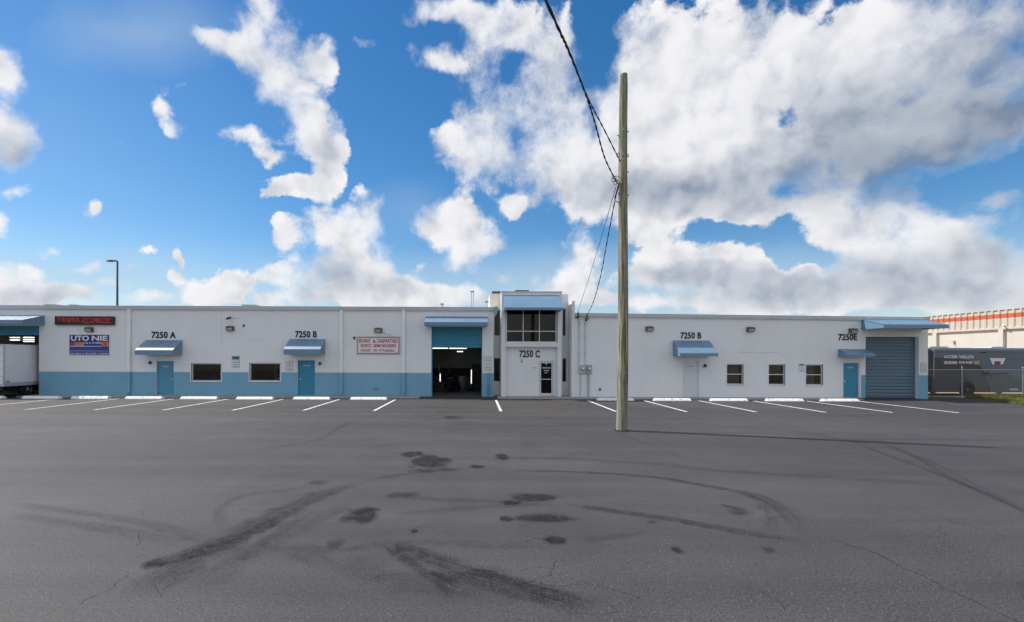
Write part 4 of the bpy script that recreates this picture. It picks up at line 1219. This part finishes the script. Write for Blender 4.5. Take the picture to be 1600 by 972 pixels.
# ---------------------------------------------------------------- utility pole and its cables
PB = gp(972, 671.3)
H_P = fz(973, 115, PB.y) 
t = thing('utility_pole', (PB.x, PB.y, 0), 'tall bare round wooden utility pole standing in the asphalt lot', 'pole')
mb = MB(); n = 20; r = random.Random(9); rings = 30; base = []
for k in range(rings+1):
    f = k/rings; z = -.1 + (H_P+.1)*f; rad = .182*(1-f) + .128*f
    base.append(len(mb.v))
    for j in range(n):
        a = j/n*2*math.pi; rr = rad*(1 + .015*math.sin(3*a+f*5) + r.uniform(-.006, .006))
        if k == rings: rr *= .9
        mb.v.append((PB.x + .03*f + .02*math.sin(f*6) + rr*math.cos(a), PB.y + rr*math.sin(a), z - (0 if k < rings else -.0)))
for u, w in zip(base, base[1:]):
    for j in range(n): mb.face(u+j, u+(j+1) % n, w+(j+1) % n, w+j)
mb.face(*range(base[-1], base[-1]+n)); mb.face(*range(base[0]+n-1, base[0]-1, -1))
mb.build('shaft', 'treated_wood', t, smooth=True)
col_ = MB(); r = random.Random(5)
for j in range(28):
    a = j/28*2*math.pi; q = .23 + r.uniform(-.03, .07); col_.v += [(PB.x+.17*math.cos(a), PB.y+.17*math.sin(a), .02), (PB.x+q*math.cos(a), PB.y+q*math.sin(a), .0035)]
for j in range(28): k = (j+1) % 28; col_.face(2*j, 2*j+1, 2*k+1, 2*k)
col_.build('ground_collar', 'crack_filler', t)
pz = lambda py: fz(973, py, PB.y)
for py, s_ in ((205, 1), (211, -1), (241, 1), (239, -1), (244, 1), (268, 1), (304, 1), (290, -1)):
    z = pz(py); rad = .182 - .054*z/H_P
    MB().tube([(PB.x+s_*(rad-.06), PB.y-.03, z), (PB.x+s_*(rad+.055), PB.y-.03, z)], .014, 6).tube([(PB.x+s_*(rad+.02), PB.y-.03, z), (PB.x+s_*(rad+.032), PB.y-.03, z)], .026, 6).build('bolt', 'galvanised', t)
for py in (204, 243, 250):
    z = pz(py); rad = .182 - .054*z/H_P
    MB().tube([(PB.x-.02, PB.y-rad-.03, z), (PB.x-.02, PB.y-rad+.05, z)], .03, 8).build('washer', 'galvanised', t)
for z in (1.9, 4.7, 6.3):
    MB().box(PB.x+.05, PB.x+.12, PB.y-.175, PB.y-.135, z, z+.02).build('staple', 'galvanised', t)
# cable dead-end: clamp, loops of spare cable
dz = pz(289); q = thing('cable_clamp', (PB.x-.17, PB.y-.1, dz), 'tangle of cable loops and clamps on the left of the pole', 'clamp')
for k in range(4):
    r = random.Random(k); cx, cz, ra = PB.x-.20-r.uniform(0, .12), dz+r.uniform(-.15, .25), r.uniform(.07, .16)
    MB().tube([(cx + ra*math.cos(a_/10*2*math.pi), PB.y-.12+.05*math.sin(a_*1.3), cz + ra*.6*math.sin(a_/10*2*math.pi)) for a_ in range(9)], .009, 6).build('loop', 'wire_black', q)
MB().tube([(PB.x-.14, PB.y-.1, dz+.05), (PB.x-.27, PB.y-.05, dz-.42)], .025, 8).build('clamp', 'wire_black', q)
MB().tube([(PB.x-.28, PB.y-.06, dz-.52), (PB.x-.05, PB.y-.06, dz-.60)], .016, 8).build('bracket', 'galvanised', q)


def cable(name, pts, rad, label, twist=0, group=None):
    P = [Vector(p) for p in pts]; Q = []
    for i in range(len(P)-1):
        p0, p1, p2, p3 = P[max(i-1, 0)], P[i], P[i+1], P[min(i+2, len(P)-1)]
        for k in range(14):
            u = k/14; Q.append(.5*((2*p1) + (p2-p0)*u + (2*p0-5*p1+4*p2-p3)*u*u + (3*p1-p0-3*p2+p3)*u**3))
    Q.append(P[-1])
    if twist:
        t = thing(name, tuple(P[0]), label, 'cable', group)
        for s_ in range(twist):
            pts2 = [p + Vector((math.cos(k*1.1+s_*2*math.pi/twist), 0, math.sin(k*1.1+s_*2*math.pi/twist)))*rad*1.1 for k, p in enumerate(Q)]
            MB().tube(pts2, rad, 6).build('strand', 'wire_black', t, smooth=True)
        return t
    mb = MB(); mb.tube(Q, rad, 6)
    return tag(mb.build(name, 'wire_black', smooth=True), label, 'cable', group)
def at(px, py, Y): return (fx(px, Y), Y, fz(px, py, Y))
cable('overhead_cable', [at(968, 251, PB.y-.15), at(940, 196, 14.2), at(916, 150, 12.1), at(888, 80, 10.4), at(852, 0, 9.0), (-1.6, 3.0, 9.25), (-8.0, -10.0, 10.8)], .012, 'twisted overhead cable ending higher on the pole', 2)
cable('overhead_cable', [at(964, 286, PB.y-.12), at(944, 246, 14.6), at(928, 190, 12.9), at(912, 142, 11.6), at(886, 78, 10.3), at(850, 0, 8.95), (-1.65, 3.0, 9.2), (-8.0, -10.0, 10.7)], .013, 'twisted overhead cable ending lower on the pole at the clamp', 2)
cable('service_cable', [at(961, 292, PB.y-.1), at(946, 345, 19), at(930, 400, 22.5), at(915, 448, 26), at(902.3, 487, D-.16)], .010, 'thin service cable from the pole to the bracket by the entrance fin')
cable('service_cable', [at(963, 296, PB.y-.1), at(950, 365, 18.6), at(938, 430, 22), at(927, 470, 25.5), at(916, 494, D-.2)], .011, 'thin service cable from the pole to the hood above the beige meter', 2)

# ---------------------------------------------------------------- roof things and far lamp post
LY = 55.0
t = thing('street_lamp', (fx(183, LY), LY, 0), 'tall slim street lamp rising behind the roof at the left', 'lamp')
zt = fz(183, 412.5, LY)
MB().tube([(fx(183, LY), LY, 0), (fx(183, LY), LY, zt)], [.16, .09], 10).build('post', 'lamp_post_grey', t, smooth=True)
MB().prism([(fx(182, LY), zt-.02), (fx(174, LY), zt+.0), (fx(167.5, LY), zt-.03), (fx(167, LY), zt+.06), (fx(174, LY), zt+.14), (fx(182, LY), zt+.1)], 'y', LY-.18, LY+.18).build('lamp_head', 'lamp_post_grey', t)
MB().box(fx(168, LY), fx(175, LY), LY-.15, LY+.15, zt-.06, zt-.03).build('lens', 'lens_yellow', t)
def roof_pipe(px, py, Y, rad, label, pair=0, cap=True):
    x = fx(px, Y); zt = fz(px, py, Y)
    t = thing('vent_pipe', (x, Y, LTOP-.16), label, 'pipe')
    for dx in ((-.06, .06) if pair else (0,)):
        MB().tube([(x+dx*pair, Y, LTOP-.16), (x+dx*pair, Y, zt)], rad, 8).build('pipe', 'lettering_grey', t, smooth=True)
    if cap: MB().box(x-.06*max(pair, 1)-.05, x+.06*max(pair, 1)+.06, Y-.06, Y+.06, zt, zt+.06).build('cap', 'rusty_steel', t)
roof_pipe(737.8, 456.5, 33, .03, 'pair of thin tall pipes on the roof left of the entrance tower', 1.2)
roof_pipe(760.3, 472.5, 31, .04, 'short capped pipe on the roof edge beside the entrance tower')
roof_pipe(690.5, 476.5, 31, .05, 'stubby vent on the roof above the open roller door')
def roof_unit(p0, p1, py, Y, label):
    t = thing('roof_unit', (fx((p0+p1)/2, Y), Y, LTOP-.16), label, 'roof unit')
    x0, x1, z1 = fx(p0, Y), fx(p1, Y), fz((p0+p1)/2, py, Y)
    MB().bbox(x0, x1, Y, Y+1.4, LTOP-.16, z1-.04, .03).build('casing', 'lettering_grey', t); MB().box(x0-.04, x1+.04, Y-.05, Y+1.45, z1-.038, z1).build('lid', 'gutter_white', t)
roof_unit(69, 85, 480.2, 36, 'low pale roof unit just above the gutter at the left end'); roof_unit(107, 118, 480.4, 36, 'low pale roof unit above the red lettered display'); roof_unit(377, 398, 478.6, 36, 'low pale roof unit above the second wide window')

# ---------------------------------------------------------------- box truck backed into the left bay
TX1, TX0 = -26.42, -28.75; TY0, TY1 = 27.2, 33.2; TZ0, TZ1 = .66, 3.03
t = thing('box_truck', ((TX0+TX1)/2, (TY0+TY1)/2, 0), 'white box truck backed halfway into the left bay', 'truck')
MB().box(TX0+.05, TX1-.012, TY0+.05, TY1, TZ0+.2, TZ1-.06).build('cargo_box', 'truck_white', t)
mb = MB()
mb.box(TX1-.06, TX1, TY0, TY0+.07, TZ0, TZ1); mb.box(TX0, TX0+.06, TY0, TY0+.07, TZ0, TZ1); mb.box(TX0+.06, TX1-.06, TY0, TY0+.07, TZ1-.1, TZ1); mb.box(TX0+.06, TX1-.06, TY0, TY0+.07, TZ0, TZ0+.14)
mb.build('rear_frame', 'truck_trim', t)
MB().box(TX1-.05, TX1+.006, TY0+.07, TY1, TZ0, TZ0+.2).build('side_rail', 'truck_trim', t); MB().box(TX0-.006, TX0+.05, TY0+.07, TY1, TZ0, TZ0+.2).build('side_rail', 'truck_trim', t)
MB().prism([(TX1-.05, TZ1-.06), (TX1+.006, TZ1-.06), (TX1+.006, TZ1-.03), (TX1-.04, TZ1), (TX0+.04, TZ1), (TX0-.006, TZ1-.03), (TX0-.006, TZ1-.06)], 'y', TY0+.07, TY1).build('roof', 'truck_white', t)
rd = MB().box(TX0+.06, TX1-.06, TY0+.02, TY0+.05, TZ0+.14, TZ1-.1).build('rear_door', 'truck_white', t)
for k in range(1, 5):
    z = TZ0+.14 + (TZ1-TZ0-.24)*k/5; MB().box(TX0+.07, TX1-.07, TY0+.008, TY0+.0195, z-.012, z+.012).build('panel_joint', 'truck_trim', rd)
MB().box(-27.7, -27.45, TY0-.0, TY0+.0195, TZ0+.22, TZ0+.34).build('latch', 'galvanised', rd)
MB().box(TX1-.004, TX1+.004, TY0+.14, TY0+.34, TZ0+.23, TZ0+.29).build('marker_plate', 'dark_metal', t)
for y in (TY0+2.0, TY0+3.6): MB().box(TX1-.014, TX1-.004, y-.02, y+.02, TZ0+.21, TZ1-.07).build('side_post', 'truck_white', t)
MB().box(TX0+.5, TX0+.68, TY0+.1, TY1+2, .55, TZ0-.002).box(TX1-.68, TX1-.5, TY0+.1, TY1+2, .55, TZ0-.002).build('chassis', 'chassis_black', t)
MB().bbox(TX0+.05, TX1-.05, TY0-.05, TY0+.1, .42, .58, .02).build('bumper', 'chassis_black', t)
for x in (TX0+.2, TX1-.2): MB().box(x-.025, x+.025, TY0+.0, TY0+.06, .58, TZ0).build('bumper_strut', 'chassis_black', t)
for x in (TX0+.2, TX1-.22): MB().bbox(x-.08, x+.08, TY0-.075, TY0-.052, .47, .54, .008).build('tail_light', 'red_lens', t)
for y in (28.75, 34.3):
    for s_, x in ((1, TX1-.08), (-1, TX0+.08)):
        wh = MB().disc_ring((x, y, .43), 'x', [(.26, 0), (.37, 0), (.43, -.05*s_), (.43, -.22*s_), (.37, -.27*s_), (.2, -.27*s_)], 28).build('wheel', 'rubber', t, smooth=True)
        MB().disc_ring((x, y, .43), 'x', [(.09, .03*s_), (.11, -.02*s_), (.22, -.05*s_), (.265, .006*s_), (.265, -.02*s_)], 24).build('rim', 'wheel_metal', wh, smooth=True)
for x in (TX0+.25, TX1-.25): MB().box(x-.16, x+.16, 28.0, 28.03, .25, .75).build('mud_flap', 'rubber', t)
MB().bbox(TX1-.75, TX1-.2, 30.2, 31.2, .45, .78, .03).build('fuel_tank', 'chassis_black', t)
cb = MB(); cb.prism([(TY1+.1, .5), (TY1+2.0, .5), (TY1+2.05, 1.2), (TY1+1.55, 2.1), (TY1+1.2, 2.25), (TY1+.1, 2.25)], 'x', TX0+.15, TX1-.15); cb.build('cab', 'truck_white', t)


# ---------------------------------------------------------------- inside the bays
def batten(x0, x1, Y, z, label, tubes=1, w=.05, rod=True):
    t = thing('strip_light', ((x0+x1)/2, Y, z), label, 'light', 'strip lights in the bays')
    MB().box(x0, x1, Y-.06-tubes*w, Y+.06+tubes*w, z+.045, z+.10).build('tray', 'sign_white', t)
    for k in range(tubes):
        y = Y + (k-(tubes-1)/2)*w*2.4; MB().tube([(x0+.03, y, z+.01), (x1-.03, y, z+.01)], .028, 8).build('tube', 'tube_light', t, smooth=True)
    if rod:
        for x in (x0+.15, x1-.15): MB().tube([(x, Y, z+.09), (x, Y, 5.0)], .006, 5).build('rod', 'dark_metal', t)
Y = 36.0
batten(fx(675, Y), fx(701, Y)-.02, Y, fz(690, 545, Y), 'left half of the lit strip light below the half open roller door'); batten(fx(701, Y)+.02, fx(729.5, Y), Y, fz(715, 545, Y), 'right half of the lit strip light below the half open roller door')
batten(fx(713.5, 38.5), fx(724, 38.5), 38.5, fz(718, 550, 38.5), 'short lit strip light deeper inside the open bay', 2)
for k, (yy, Yk) in enumerate(((533, 33.2), (536.3, 33.6), (539.2, 34.0))):
    if k < 2: batten(fx(15, Yk), fx(31.5, Yk), Yk, fz(25, yy+.6*k, Yk), ('upper', 'lower')[k] + ' lit strip light of the left group inside the truck bay')
    batten(fx(36, Yk), fx(54, Yk), Yk, fz(45, yy-.3, Yk), ('top', 'middle', 'bottom')[k] + ' lit strip light of the right group inside the truck bay')

def cabinet(x0, x1, Y, z1, m_, label, drawers=5):
    t = thing('tool_cabinet', ((x0+x1)/2, Y, .05), label, 'cabinet')
    bx('carcass', m_, x0, x1, Y, Y+.5, .15, z1, t, .01)
    for k in range(drawers):
        a = .2 + (z1-.25)*k/drawers; b = .2 + (z1-.25)*(k+1)/drawers-.02
        dr = bx('drawer', m_, x0+.03, x1-.03, Y-.02, Y-.002, a, b, t, .006)
        MB().tube([(x0+.15, Y-.035, b-.05), (x1-.15, Y-.035, b-.05)], .008, 6).build('handle', 'galvanised', dr)
    for x in (x0+.08, x1-.08):
        for y in (Y+.08, Y+.42): MB().disc_ring((x, y, .10), 'x', [(.05, -.02), (.05, .02)], 12).build('castor', 'rubber', t)
Y = 35.0
cabinet(fx(737.5, Y), fx(750.5, Y), Y, fz(744, 569.5, Y), 'tool_dark', 'tall dark tool cabinet at the right inside the open bay', 7)
cabinet(fx(728, 34), fx(737, 34), 34.0, 1.0, 'tool_dark', 'low dark tool cabinet in front of the tall one in the open bay', 4)
def machine(px, Y, label):
    x = fx(px, Y); t = thing('tyre_changer', (x, Y, .05), label, 'machine')
    bx('base', 'tool_dark', x-.4, x+.4, Y, Y+.8, .05, .75, t, .03)
    MB().disc_ring((x, Y+.35, .76), 'z', [(.1, 0), (.3, .06), (.3, .1), (.06, .12)], 20).build('turntable', 'wheel_metal', t, smooth=True)
    bx('column', 'tool_dark', x-.08, x+.08, Y+.75, Y+.92, .5, 1.85, t, .01)
    MB().tube([(x, Y+.83, 1.8), (x, Y+.3, 1.8), (x, Y+.3, 1.15)], .045, 8).build('arm', 'wheel_metal', t)
    bx('pedal', 'tool_red', x-.3, x+.3, Y-.15, Y-.002, .1, .16, t)
machine(686, 33.5, 'dark tyre changing machine at the left of the open bay'); machine(702, 36, 'second dark machine further back in the open bay')
def tyre_stack(px, Y, n, label):
    x = fx(px, Y)
    for k in range(n):
        z = .05 + .21*k
        o = MB().disc_ring((x + .03*math.sin(k*2.1), Y, z), 'z', [(.19, .03), (.24, 0), (.3, .02), (.33, .06), (.33, .15), (.3, .19), (.24, .205), (.19, .18), (.18, .1)], 24).build('tyre', 'rubber', smooth=True)
        tag(o, f'{("lowest", "second", "third", "top")[k]} tyre of the {label}', 'tyre', 'tyres stacked in the open bay')
tyre_stack(712, 33, 3, 'stack in the middle of the open bay')
t = thing('oil_drum', (fx(722, 37), 37, .05), 'pale grey oil drum in the middle of the open bay', 'drum')
MB().disc_ring((fx(722, 37), 37, .05), 'z', [(.28, 0), (.29, .02), (.28, .04), (.28, .28), (.29, .3), (.28, .32), (.28, .58), (.29, .6), (.28, .62), (.28, .86), (.29, .88), (.27, .88), (.27, .865)], 24).build('barrel', 'meter_grey', t, smooth=True)
MB().disc_ring((fx(722, 37)+.12, 37, .915), 'z', [(.03, 0), (.03, .02)], 10).build('bung', 'galvanised', t)
def work_lamp(px, y0, y1, Y, label):
    x = fx(px, Y); t = thing('work_lamp', (x, Y, .05), label, 'lamp')
    z0, z1 = fz(px, y1, Y), fz(px, y0, Y)
    MB().tube([(x, Y, z0), (x, Y, z1)], .017, 8).build('tube', 'tube_light', t)
    MB().box(x-.04, x+.04, Y+.03, Y+.06, z0-.05, z1+.05).build('backplate', 'sign_white', t)
    MB().tube([(x, Y+.08, .05), (x, Y+.08, z1)], .015, 6).build('stand', 'dark_metal', t); MB().disc_ring((x, Y+.08, .05), 'z', [(.2, 0), (.2, .02), (.03, .04)], 16).build('foot', 'dark_metal', t)
work_lamp(687.8, 585, 596.5, 33.0, 'upright lit tube lamp at the left inside the open bay'); work_lamp(736.6, 578, 599.5, 33.5, 'upright lit tube lamp beside the tall tool cabinet')
t = thing('workbench', (fx(712, 38.6), 38.6, .05), 'dark workbench along the back wall of the open bay', 'bench')
bx('top', 'tool_dark', fx(690, 38.6), fx(735, 38.6), 38.6, 39.3, .9, .95, t)
for px in (692, 712, 733):
    bx('leg', 'tool_dark', fx(px, 38.6)-.04, fx(px, 38.6)+.04, 38.65, 38.75, .05, .898, t); bx('leg', 'tool_dark', fx(px, 38.6)-.04, fx(px, 38.6)+.04, 39.15, 39.25, .05, .898, t)

# ---------------------------------------------------------------- neighbouring warehouse on the right
NX = 40.0; NY0, NY1 = 31.0, 62.0; NZ = EYE + .0931*NX; NB = EYE + .0566*NX
N = thing('warehouse', (NX, (NY0+NY1)/2, 0), 'cream warehouse with ribbed siding and an orange stripe beyond the fence', 'building')
MB().box(NX, NX+25, NY0, NY1, 0, NB).build('wall', 'cream_wall', N)
MB().box(NX-.02, NX+25, NY0, NY1, NB+.14, NZ-.002).build('siding', 'cream_siding', N)
MB().prism([(NX-.16, NB-.02), (NX-.16, NB+.10), (NX-.06, NB+.138), (NX+.1, NB+.138), (NX+.1, NB-.02)], 'y', NY0-.05, NY1).build('ledge', 'cream_siding', N)
MB().box(NX-.10, NX+25.1, NY0-.05, NY1+.05, NZ, NZ+.05).build('roof_edge', 'cream_siding', N)
za, zb = NB + (NZ-NB)*.58, NB + (NZ-NB)*.80
MB().box(NX-.028, NX-.0205, NY0, NY1, za, zb).build('stripe', 'stripe_orange', N)
rib0 = None; prof = [(-.0, -.11), (-.07, -.06), (-.07, .06), (-.0, .11)]
for k in range(int((NY1-NY0)/.5)):
    y = NY0 + .25 + .5*k
    if rib0 is None:
        mb = MB()
        for z0_, z1_, m_ in ((NB+.142, za-.002, 0), (za-.001, zb+.001, 1), (zb+.002, NZ-.003, 0)):
            mb.cm = m_; mb.prism([(NX-.0285+p, y+q) for p, q in prof], 'z', z0_, z1_)
        rib0 = mb.build('rib', ['cream_siding', 'stripe_orange'], N)
    else: clone(rib0, N, (0, .5*k, 0))
for y in (37.0, 42.35, 47.5, 52.5): MB().box(NX-.22, NX-.001, y-.17, y+.17, 0, NB-.022).build('pilaster', 'cream_wall', N)
MB().tube([(NX-.19, 36.7, NB+.15), (NX-.45, 36.6, NB+.3)], .05, 8).build('bracket', 'galvanised', N)
t = thing('wall_light', (NX-.2, 40.8, 3.4), 'small lamp on the cream warehouse wall above the dark coach', 'light')
zl = fz(1477, 529, 40.8)
MB().bbox(NX-.2, NX-.005, 40.7, 40.9, zl-.05, zl+.1, .02).build('housing', 'meter_grey', t); MB().tube([(NX-.05, 40.8, zl-.1), (NX-.05, 40.6, zl-.5)], .02, 6).build('cable', 'meter_grey', t)

# ---------------------------------------------------------------- dark coach behind the fence
CY = 31.6; CX0, CX1 = fx(1459.5, CY), 38.0; CZ0 = fz(1500, 608, CY); CZ1 = fz(1500, 538.3, CY)
t = thing('coach', ((CX0+CX1)/2, CY+1.2, 0), 'dark slate coach with pale lettering parked behind the chain link fence', 'coach')
mb = MB(); c = .16
mb.prism([(CY, CZ0), (CY, CZ1-c), (CY+.05, CZ1-.05), (CY+.18, CZ1), (CY+2.3, CZ1), (CY+2.44, CZ1-.05), (CY+2.48, CZ1-c), (CY+2.48, CZ0)], 'x', CX0, CX1)
mb.v = [(x + (.05 if x < (CX0+CX1)/2 else 0)*max(0, (z-CZ1+.5)), y, z) for x, y, z in mb.v]
mb.build('body', 'coach_slate', t)
cx = lambda px: fx(px, CY); cz = lambda px, py: fz(px, py, CY)
def panel(name, pts, m_, y0, th):
    return MB().prism([(cx(a), cz(a, b)) for a, b in pts], 'y', y0-th, y0-.0005).build(name, m_, t)
MB().prism([(CY+.06, CZ0+.05), (CY+.06, CZ1-.25), (CY+.25, CZ1-.1), (CY+2.2, CZ1-.1), (CY+2.42, CZ1-.25), (CY+2.42, CZ0+.05)], 'x', CX0-.012, CX0+.03).build('end_panel', 'black_paint', t)  # black panel added so the sunlit end of the coach stays dark
sw_ = [(1459.6, 607.5), (1459.6, 553.8), (1490, 554.5), (1515, 558), (1528, 563), (1535, 570), (1540, 582), (1546, 600), (1550, 614)]
wc = (cx(1511), .40)
# the dark curved panel and the skirt leave the wheel arch free
arch = [(wc[0] + .52*math.cos(a), wc[1] + .52*math.sin(a)) for a in [math.pi - k*math.pi/12 for k in range(13)]]
zlow = CZ0+.004
poly = [(cx(1459.8), zlow), (cx(1459.8), cz(1460, 553.8)), (cx(1490), cz(1490, 554.5)), (cx(1515), cz(1515, 558)), (cx(1528), cz(1528, 563)), (cx(1535), cz(1535, 570)), (cx(1541), cz(1541, 584)), (cx(1547), cz(1547, 600)), (cx(1549), zlow)]
al = [p for p in arch if p[1] > zlow]
MB().prism(poly + [(al[-1][0], zlow)] + al[::-1] + [(al[0][0], zlow)], 'y', CY-.006, CY-.0005).build('dark_curved_panel', 'coach_dark', t)
panel('door', [(1551, 607), (1538, 582.5), (1579, 579.5), (1579, 607)], 'coach_grey', CY, .008)
panel('door_window', [(1544, 577.5), (1541.5, 582), (1578, 579), (1574, 576)], 'coach_dark', CY, .010)
panel('skirt', [(1579.6, 607), (1579.6, 586), (1640, 586), (1640, 607)], 'coach_grey', CY, .006)
MB().box(CX0+.02, CX1-.02, CY-.012, CY-.0005, cz(1560, 584.5)-.015, cz(1560, 584.5)+.015).build('rub_rail', 'coach_dark', t)
MB().box(CX0+.2, CX1, CY-.010, CY-.0005, cz(1560, 545)-.008, cz(1560, 545)+.008).build('roof_rail', 'coach_grey', t)
MB().box(cx(1532), cx(1541), CY-.012, CY-.0005, cz(1536, 546.5), cz(1536, 545.2)).build('vent', 'black_paint', t)
for y, s_ in ((CY-.03, -1), (CY+2.51, 1)):
    for xw in (wc[0], wc[0]+4.6):
        wh = MB().disc_ring((xw, y, .40), 'y', [(.27, -.01), (.36, -.01), (.40, .04), (.40, .2), (.36, .25), (.2, .25)] if s_ < 0 else [(.27, .01), (.36, .01), (.40, -.04), (.40, -.2), (.36, -.25), (.2, -.25)], 28).build('wheel', 'rubber', t, smooth=True)
        MB().disc_ring((xw, y, .40), 'y', [(.08, -.02), (.10, 0), (.2, .03), (.265, -.014), (.265, .02)] if s_ < 0 else [(.08, .02), (.10, 0), (.2, -.03), (.265, .014), (.265, -.02)], 22).build('rim', 'coach_grey', wh, smooth=True)
MB().disc_ring((wc[0], CY-.011, .40), 'y', [(.5, 0), (.5, .0045)], 28).build('dark_arch_disc', 'chassis_black', t)  # flat black disc painted for the shaded hollow; the body has no cutout
am = MB()
for k in range(12):
    a0, a1 = math.pi - k*math.pi/12, math.pi - (k+1)*math.pi/12
    p = [(wc[0]+r_*math.cos(a_), wc[1]+r_*math.sin(a_)) for r_, a_ in ((.47, a0), (.53, a0), (.53, a1), (.47, a1))]
    am.prism(p, 'y', CY-.03, CY-.0005)
am.build('wheel_arch', 'chassis_black', t)
MB().tube([(cx(1537), CY-.01, cz(1537, 577.5)), (cx(1537), CY-.12, cz(1537, 577.5))], .02, 6).build('mirror_arm', 'dark_metal', t)
MB().bbox(cx(1538.5), cx(1543.5), CY-.2, CY-.1, cz(1540, 580), cz(1540, 575), .03).build('mirror', 'dark_metal', t)
for a, b in ((1462, 1495), (1560, 1587)):
    mb = MB(); mb.prism([(cx(a), CZ1-.005), (cx(a)+.15, CZ1+.09), (cx(b)-.15, CZ1+.09), (cx(b), CZ1-.005)], 'y', CY+.5, CY+1.8); mb.build('roof_unit', 'lettering_grey', t)
for s_, a, b, c_, d in (('ACCESS', 1474.8, 1495.5, 550.3, 554.8), ('WELLITA', 1498.4, 1521.4, 550.3, 554.8), ('SSHEARS', 1474.8, 1495.5, 559.2, 564), ('DHLANJA', 1498.4, 1520.4, 559.2, 564)):
    text_part('lettering', s_, cx(a), cx(b), cz(a, d), cz(a, c_), CY-.0075, 'lettering_white', t, .004, .025)
panel('emblem', [(1522.3, 564), (1522.3, 558.8), (1530, 558.8), (1530, 564)], 'lettering_tan', CY, .011)
lg = panel('logo', [(1546, 554.2), (1571, 554.2), (1568.5, 558.5), (1566.5, 563.8), (1563.8, 563.8), (1563, 560), (1554, 560), (1553.3, 563.8), (1550.6, 563.8), (1548.5, 558.5)], 'sign_white', CY, .012)
panel('logo', [(1553, 559), (1563.6, 559), (1562.5, 563.6), (1554, 563.6)], 'sign_red', CY, .017)
MB().box(cx(1548), cx(1568.5), CY-.0165, CY-.0125, cz(1558, 556.4), cz(1558, 555.9)).build('logo_rule', 'lettering_grey', t)
MB().box(cx(1577), cx(1590), CY-.03, CY-.001, cz(1583, 604), cz(1583, 601.5)).build('step', 'lettering_grey', t)
MB().box(CX0+.1, CX1-.1, CY+.15, CY+2.3, .30, CZ0).build('chassis', 'chassis_black', t)

# ---------------------------------------------------------------- chain link fence
FY = 29.45; FXA, FXB = 27.1, 37.2; FH = 1.74
t = thing('chain_link_fence', (FXA, FY, 0), 'grey chain link fence with steel posts in front of the dark coach', 'fence')
for k, (px, m_, h_) in enumerate(((1456.3, 'rusty_steel', FH+.08), (1503.5, 'galvanised', FH+.12), (1598.3, 'galvanised', FH+.12), (1690, 'galvanised', FH+.12))):
    x = fx(px, FY); p = MB().tube([(x, FY, -.05), (x, FY, h_)], .032, 10).build('post', m_, t, smooth=True)
    MB().disc_ring((x, FY, h_-.004), 'z', [(.045, 0), (.045, .03), (.02, .06)], 10).build('post_cap', m_, p, smooth=True)
    if k == 1: MB().tube([(x, FY, h_), (x-.1, FY-.05, h_+.16)], .016, 6).build('barb_arm', 'galvanised', p)
MB().tube([(FXA, FY, FH), (FXB, FY, FH)], .021, 8).build('top_rail', 'galvanised', t, smooth=True)
MB().tube([(FXA, FY, .08), (FXB, FY, .08)], .006, 5).build('tension_wire', 'galvanised', t)
mesh_ = MB(); pitch = .075; r_ = .0017
def wire(x0, z0, x1, z1, y):
    d = Vector((x1-x0, 0, z1-z0)).normalized(); n = Vector((-d.z, 0, d.x))*r_; m2 = Vector((0, r_, 0))
    i = len(mesh_.v)
    for x, z in ((x0, z0), (x1, z1)):
        p = Vector((x, y, z)); mesh_.v += [tuple(p+n), tuple(p+m2), tuple(p-n), tuple(p-m2)]
    for k in range(4): mesh_.face(i+k, i+(k+1) % 4, i+4+(k+1) % 4, i+4+k)
zb_, zt_ = .06, FH
x = FXA - FH
while x < FXB:
    for s_ in (1, -1):
        a = (x, zb_) if s_ > 0 else (x, zt_); b = (x+(zt_-zb_), zt_) if s_ > 0 else (x+(zt_-zb_), zb_)
        xa, za_, xb, zb2 = *a, *b
        if xa < FXA: za_ += s_*(FXA-xa); xa = FXA
        if xb > FXB: zb2 -= s_*(xb-FXB); xb = FXB
        if xb > xa: wire(xa, za_, xb, zb2, FY + .003*s_)
    x += pitch
struct(mesh_.build('chain_link', 'galvanised', t), 'stuff')

# dirt yard behind the fence and grass verge
yard = MB(); yard.v = [(x, y, -.012) for x, y in ((26.9, 30.0), (29.5, 29.9), (33, 31.2), (60, 33), (60, 60), (26.9, 60))]; yard.face(*range(6))
struct(yard.build('yard', 'dirt', origin=(30, 35, 0)))
g = MB(); r = random.Random(12)
def blades(n, fn, h0, h1):
    for _ in range(n):
        x, y = fn()
        h_ = r.uniform(h0, h1); a = r.uniform(0, 6.28); w = r.uniform(.006, .014); dx, dy = math.cos(a)*w, math.sin(a)*w
        lx, ly = r.gauss(0, .35)*h_, r.gauss(0, .35)*h_
        i = len(g.v)
        g.v += [(x-dx, y-dy, -.02), (x+dx, y+dy, -.02), (x+dx*.6+lx*.5, y+dy*.6+ly*.5, h_*.6), (x-dx*.6+lx*.5, y-dy*.6+ly*.5, h_*.6), (x+lx, y+ly, h_)]
        g.face(i, i+1, i+2, i+3); g.face(i+3, i+2, i+4)
def verge():
    while True:
        x, y = r.uniform(27.7, 36), r.uniform(23, 30.6)
        ex = 27.9 if y < 23.5 else 28.5 + (y-25.6)*.43 if y > 25.6 else 27.9 + (y-23.5)*.285
        ex += .06*math.sin(y*5) + .05*math.sin(y*13)
        if y > 28.6: ex = 30.1 + (y-28.6)*1.5
        if x > ex: return x, y
blades(42000, verge, .05, .17)
blades(2500, lambda: (r.uniform(29.6, 36), r.gauss(FY, .12)), .12, .34)
blades(260, lambda: (r.uniform(27.0, 29.6), r.gauss(29.5, .06)), .05, .2)
struct(g.build('grass', 'grass_blade', origin=(31, 27, 0)), 'stuff')
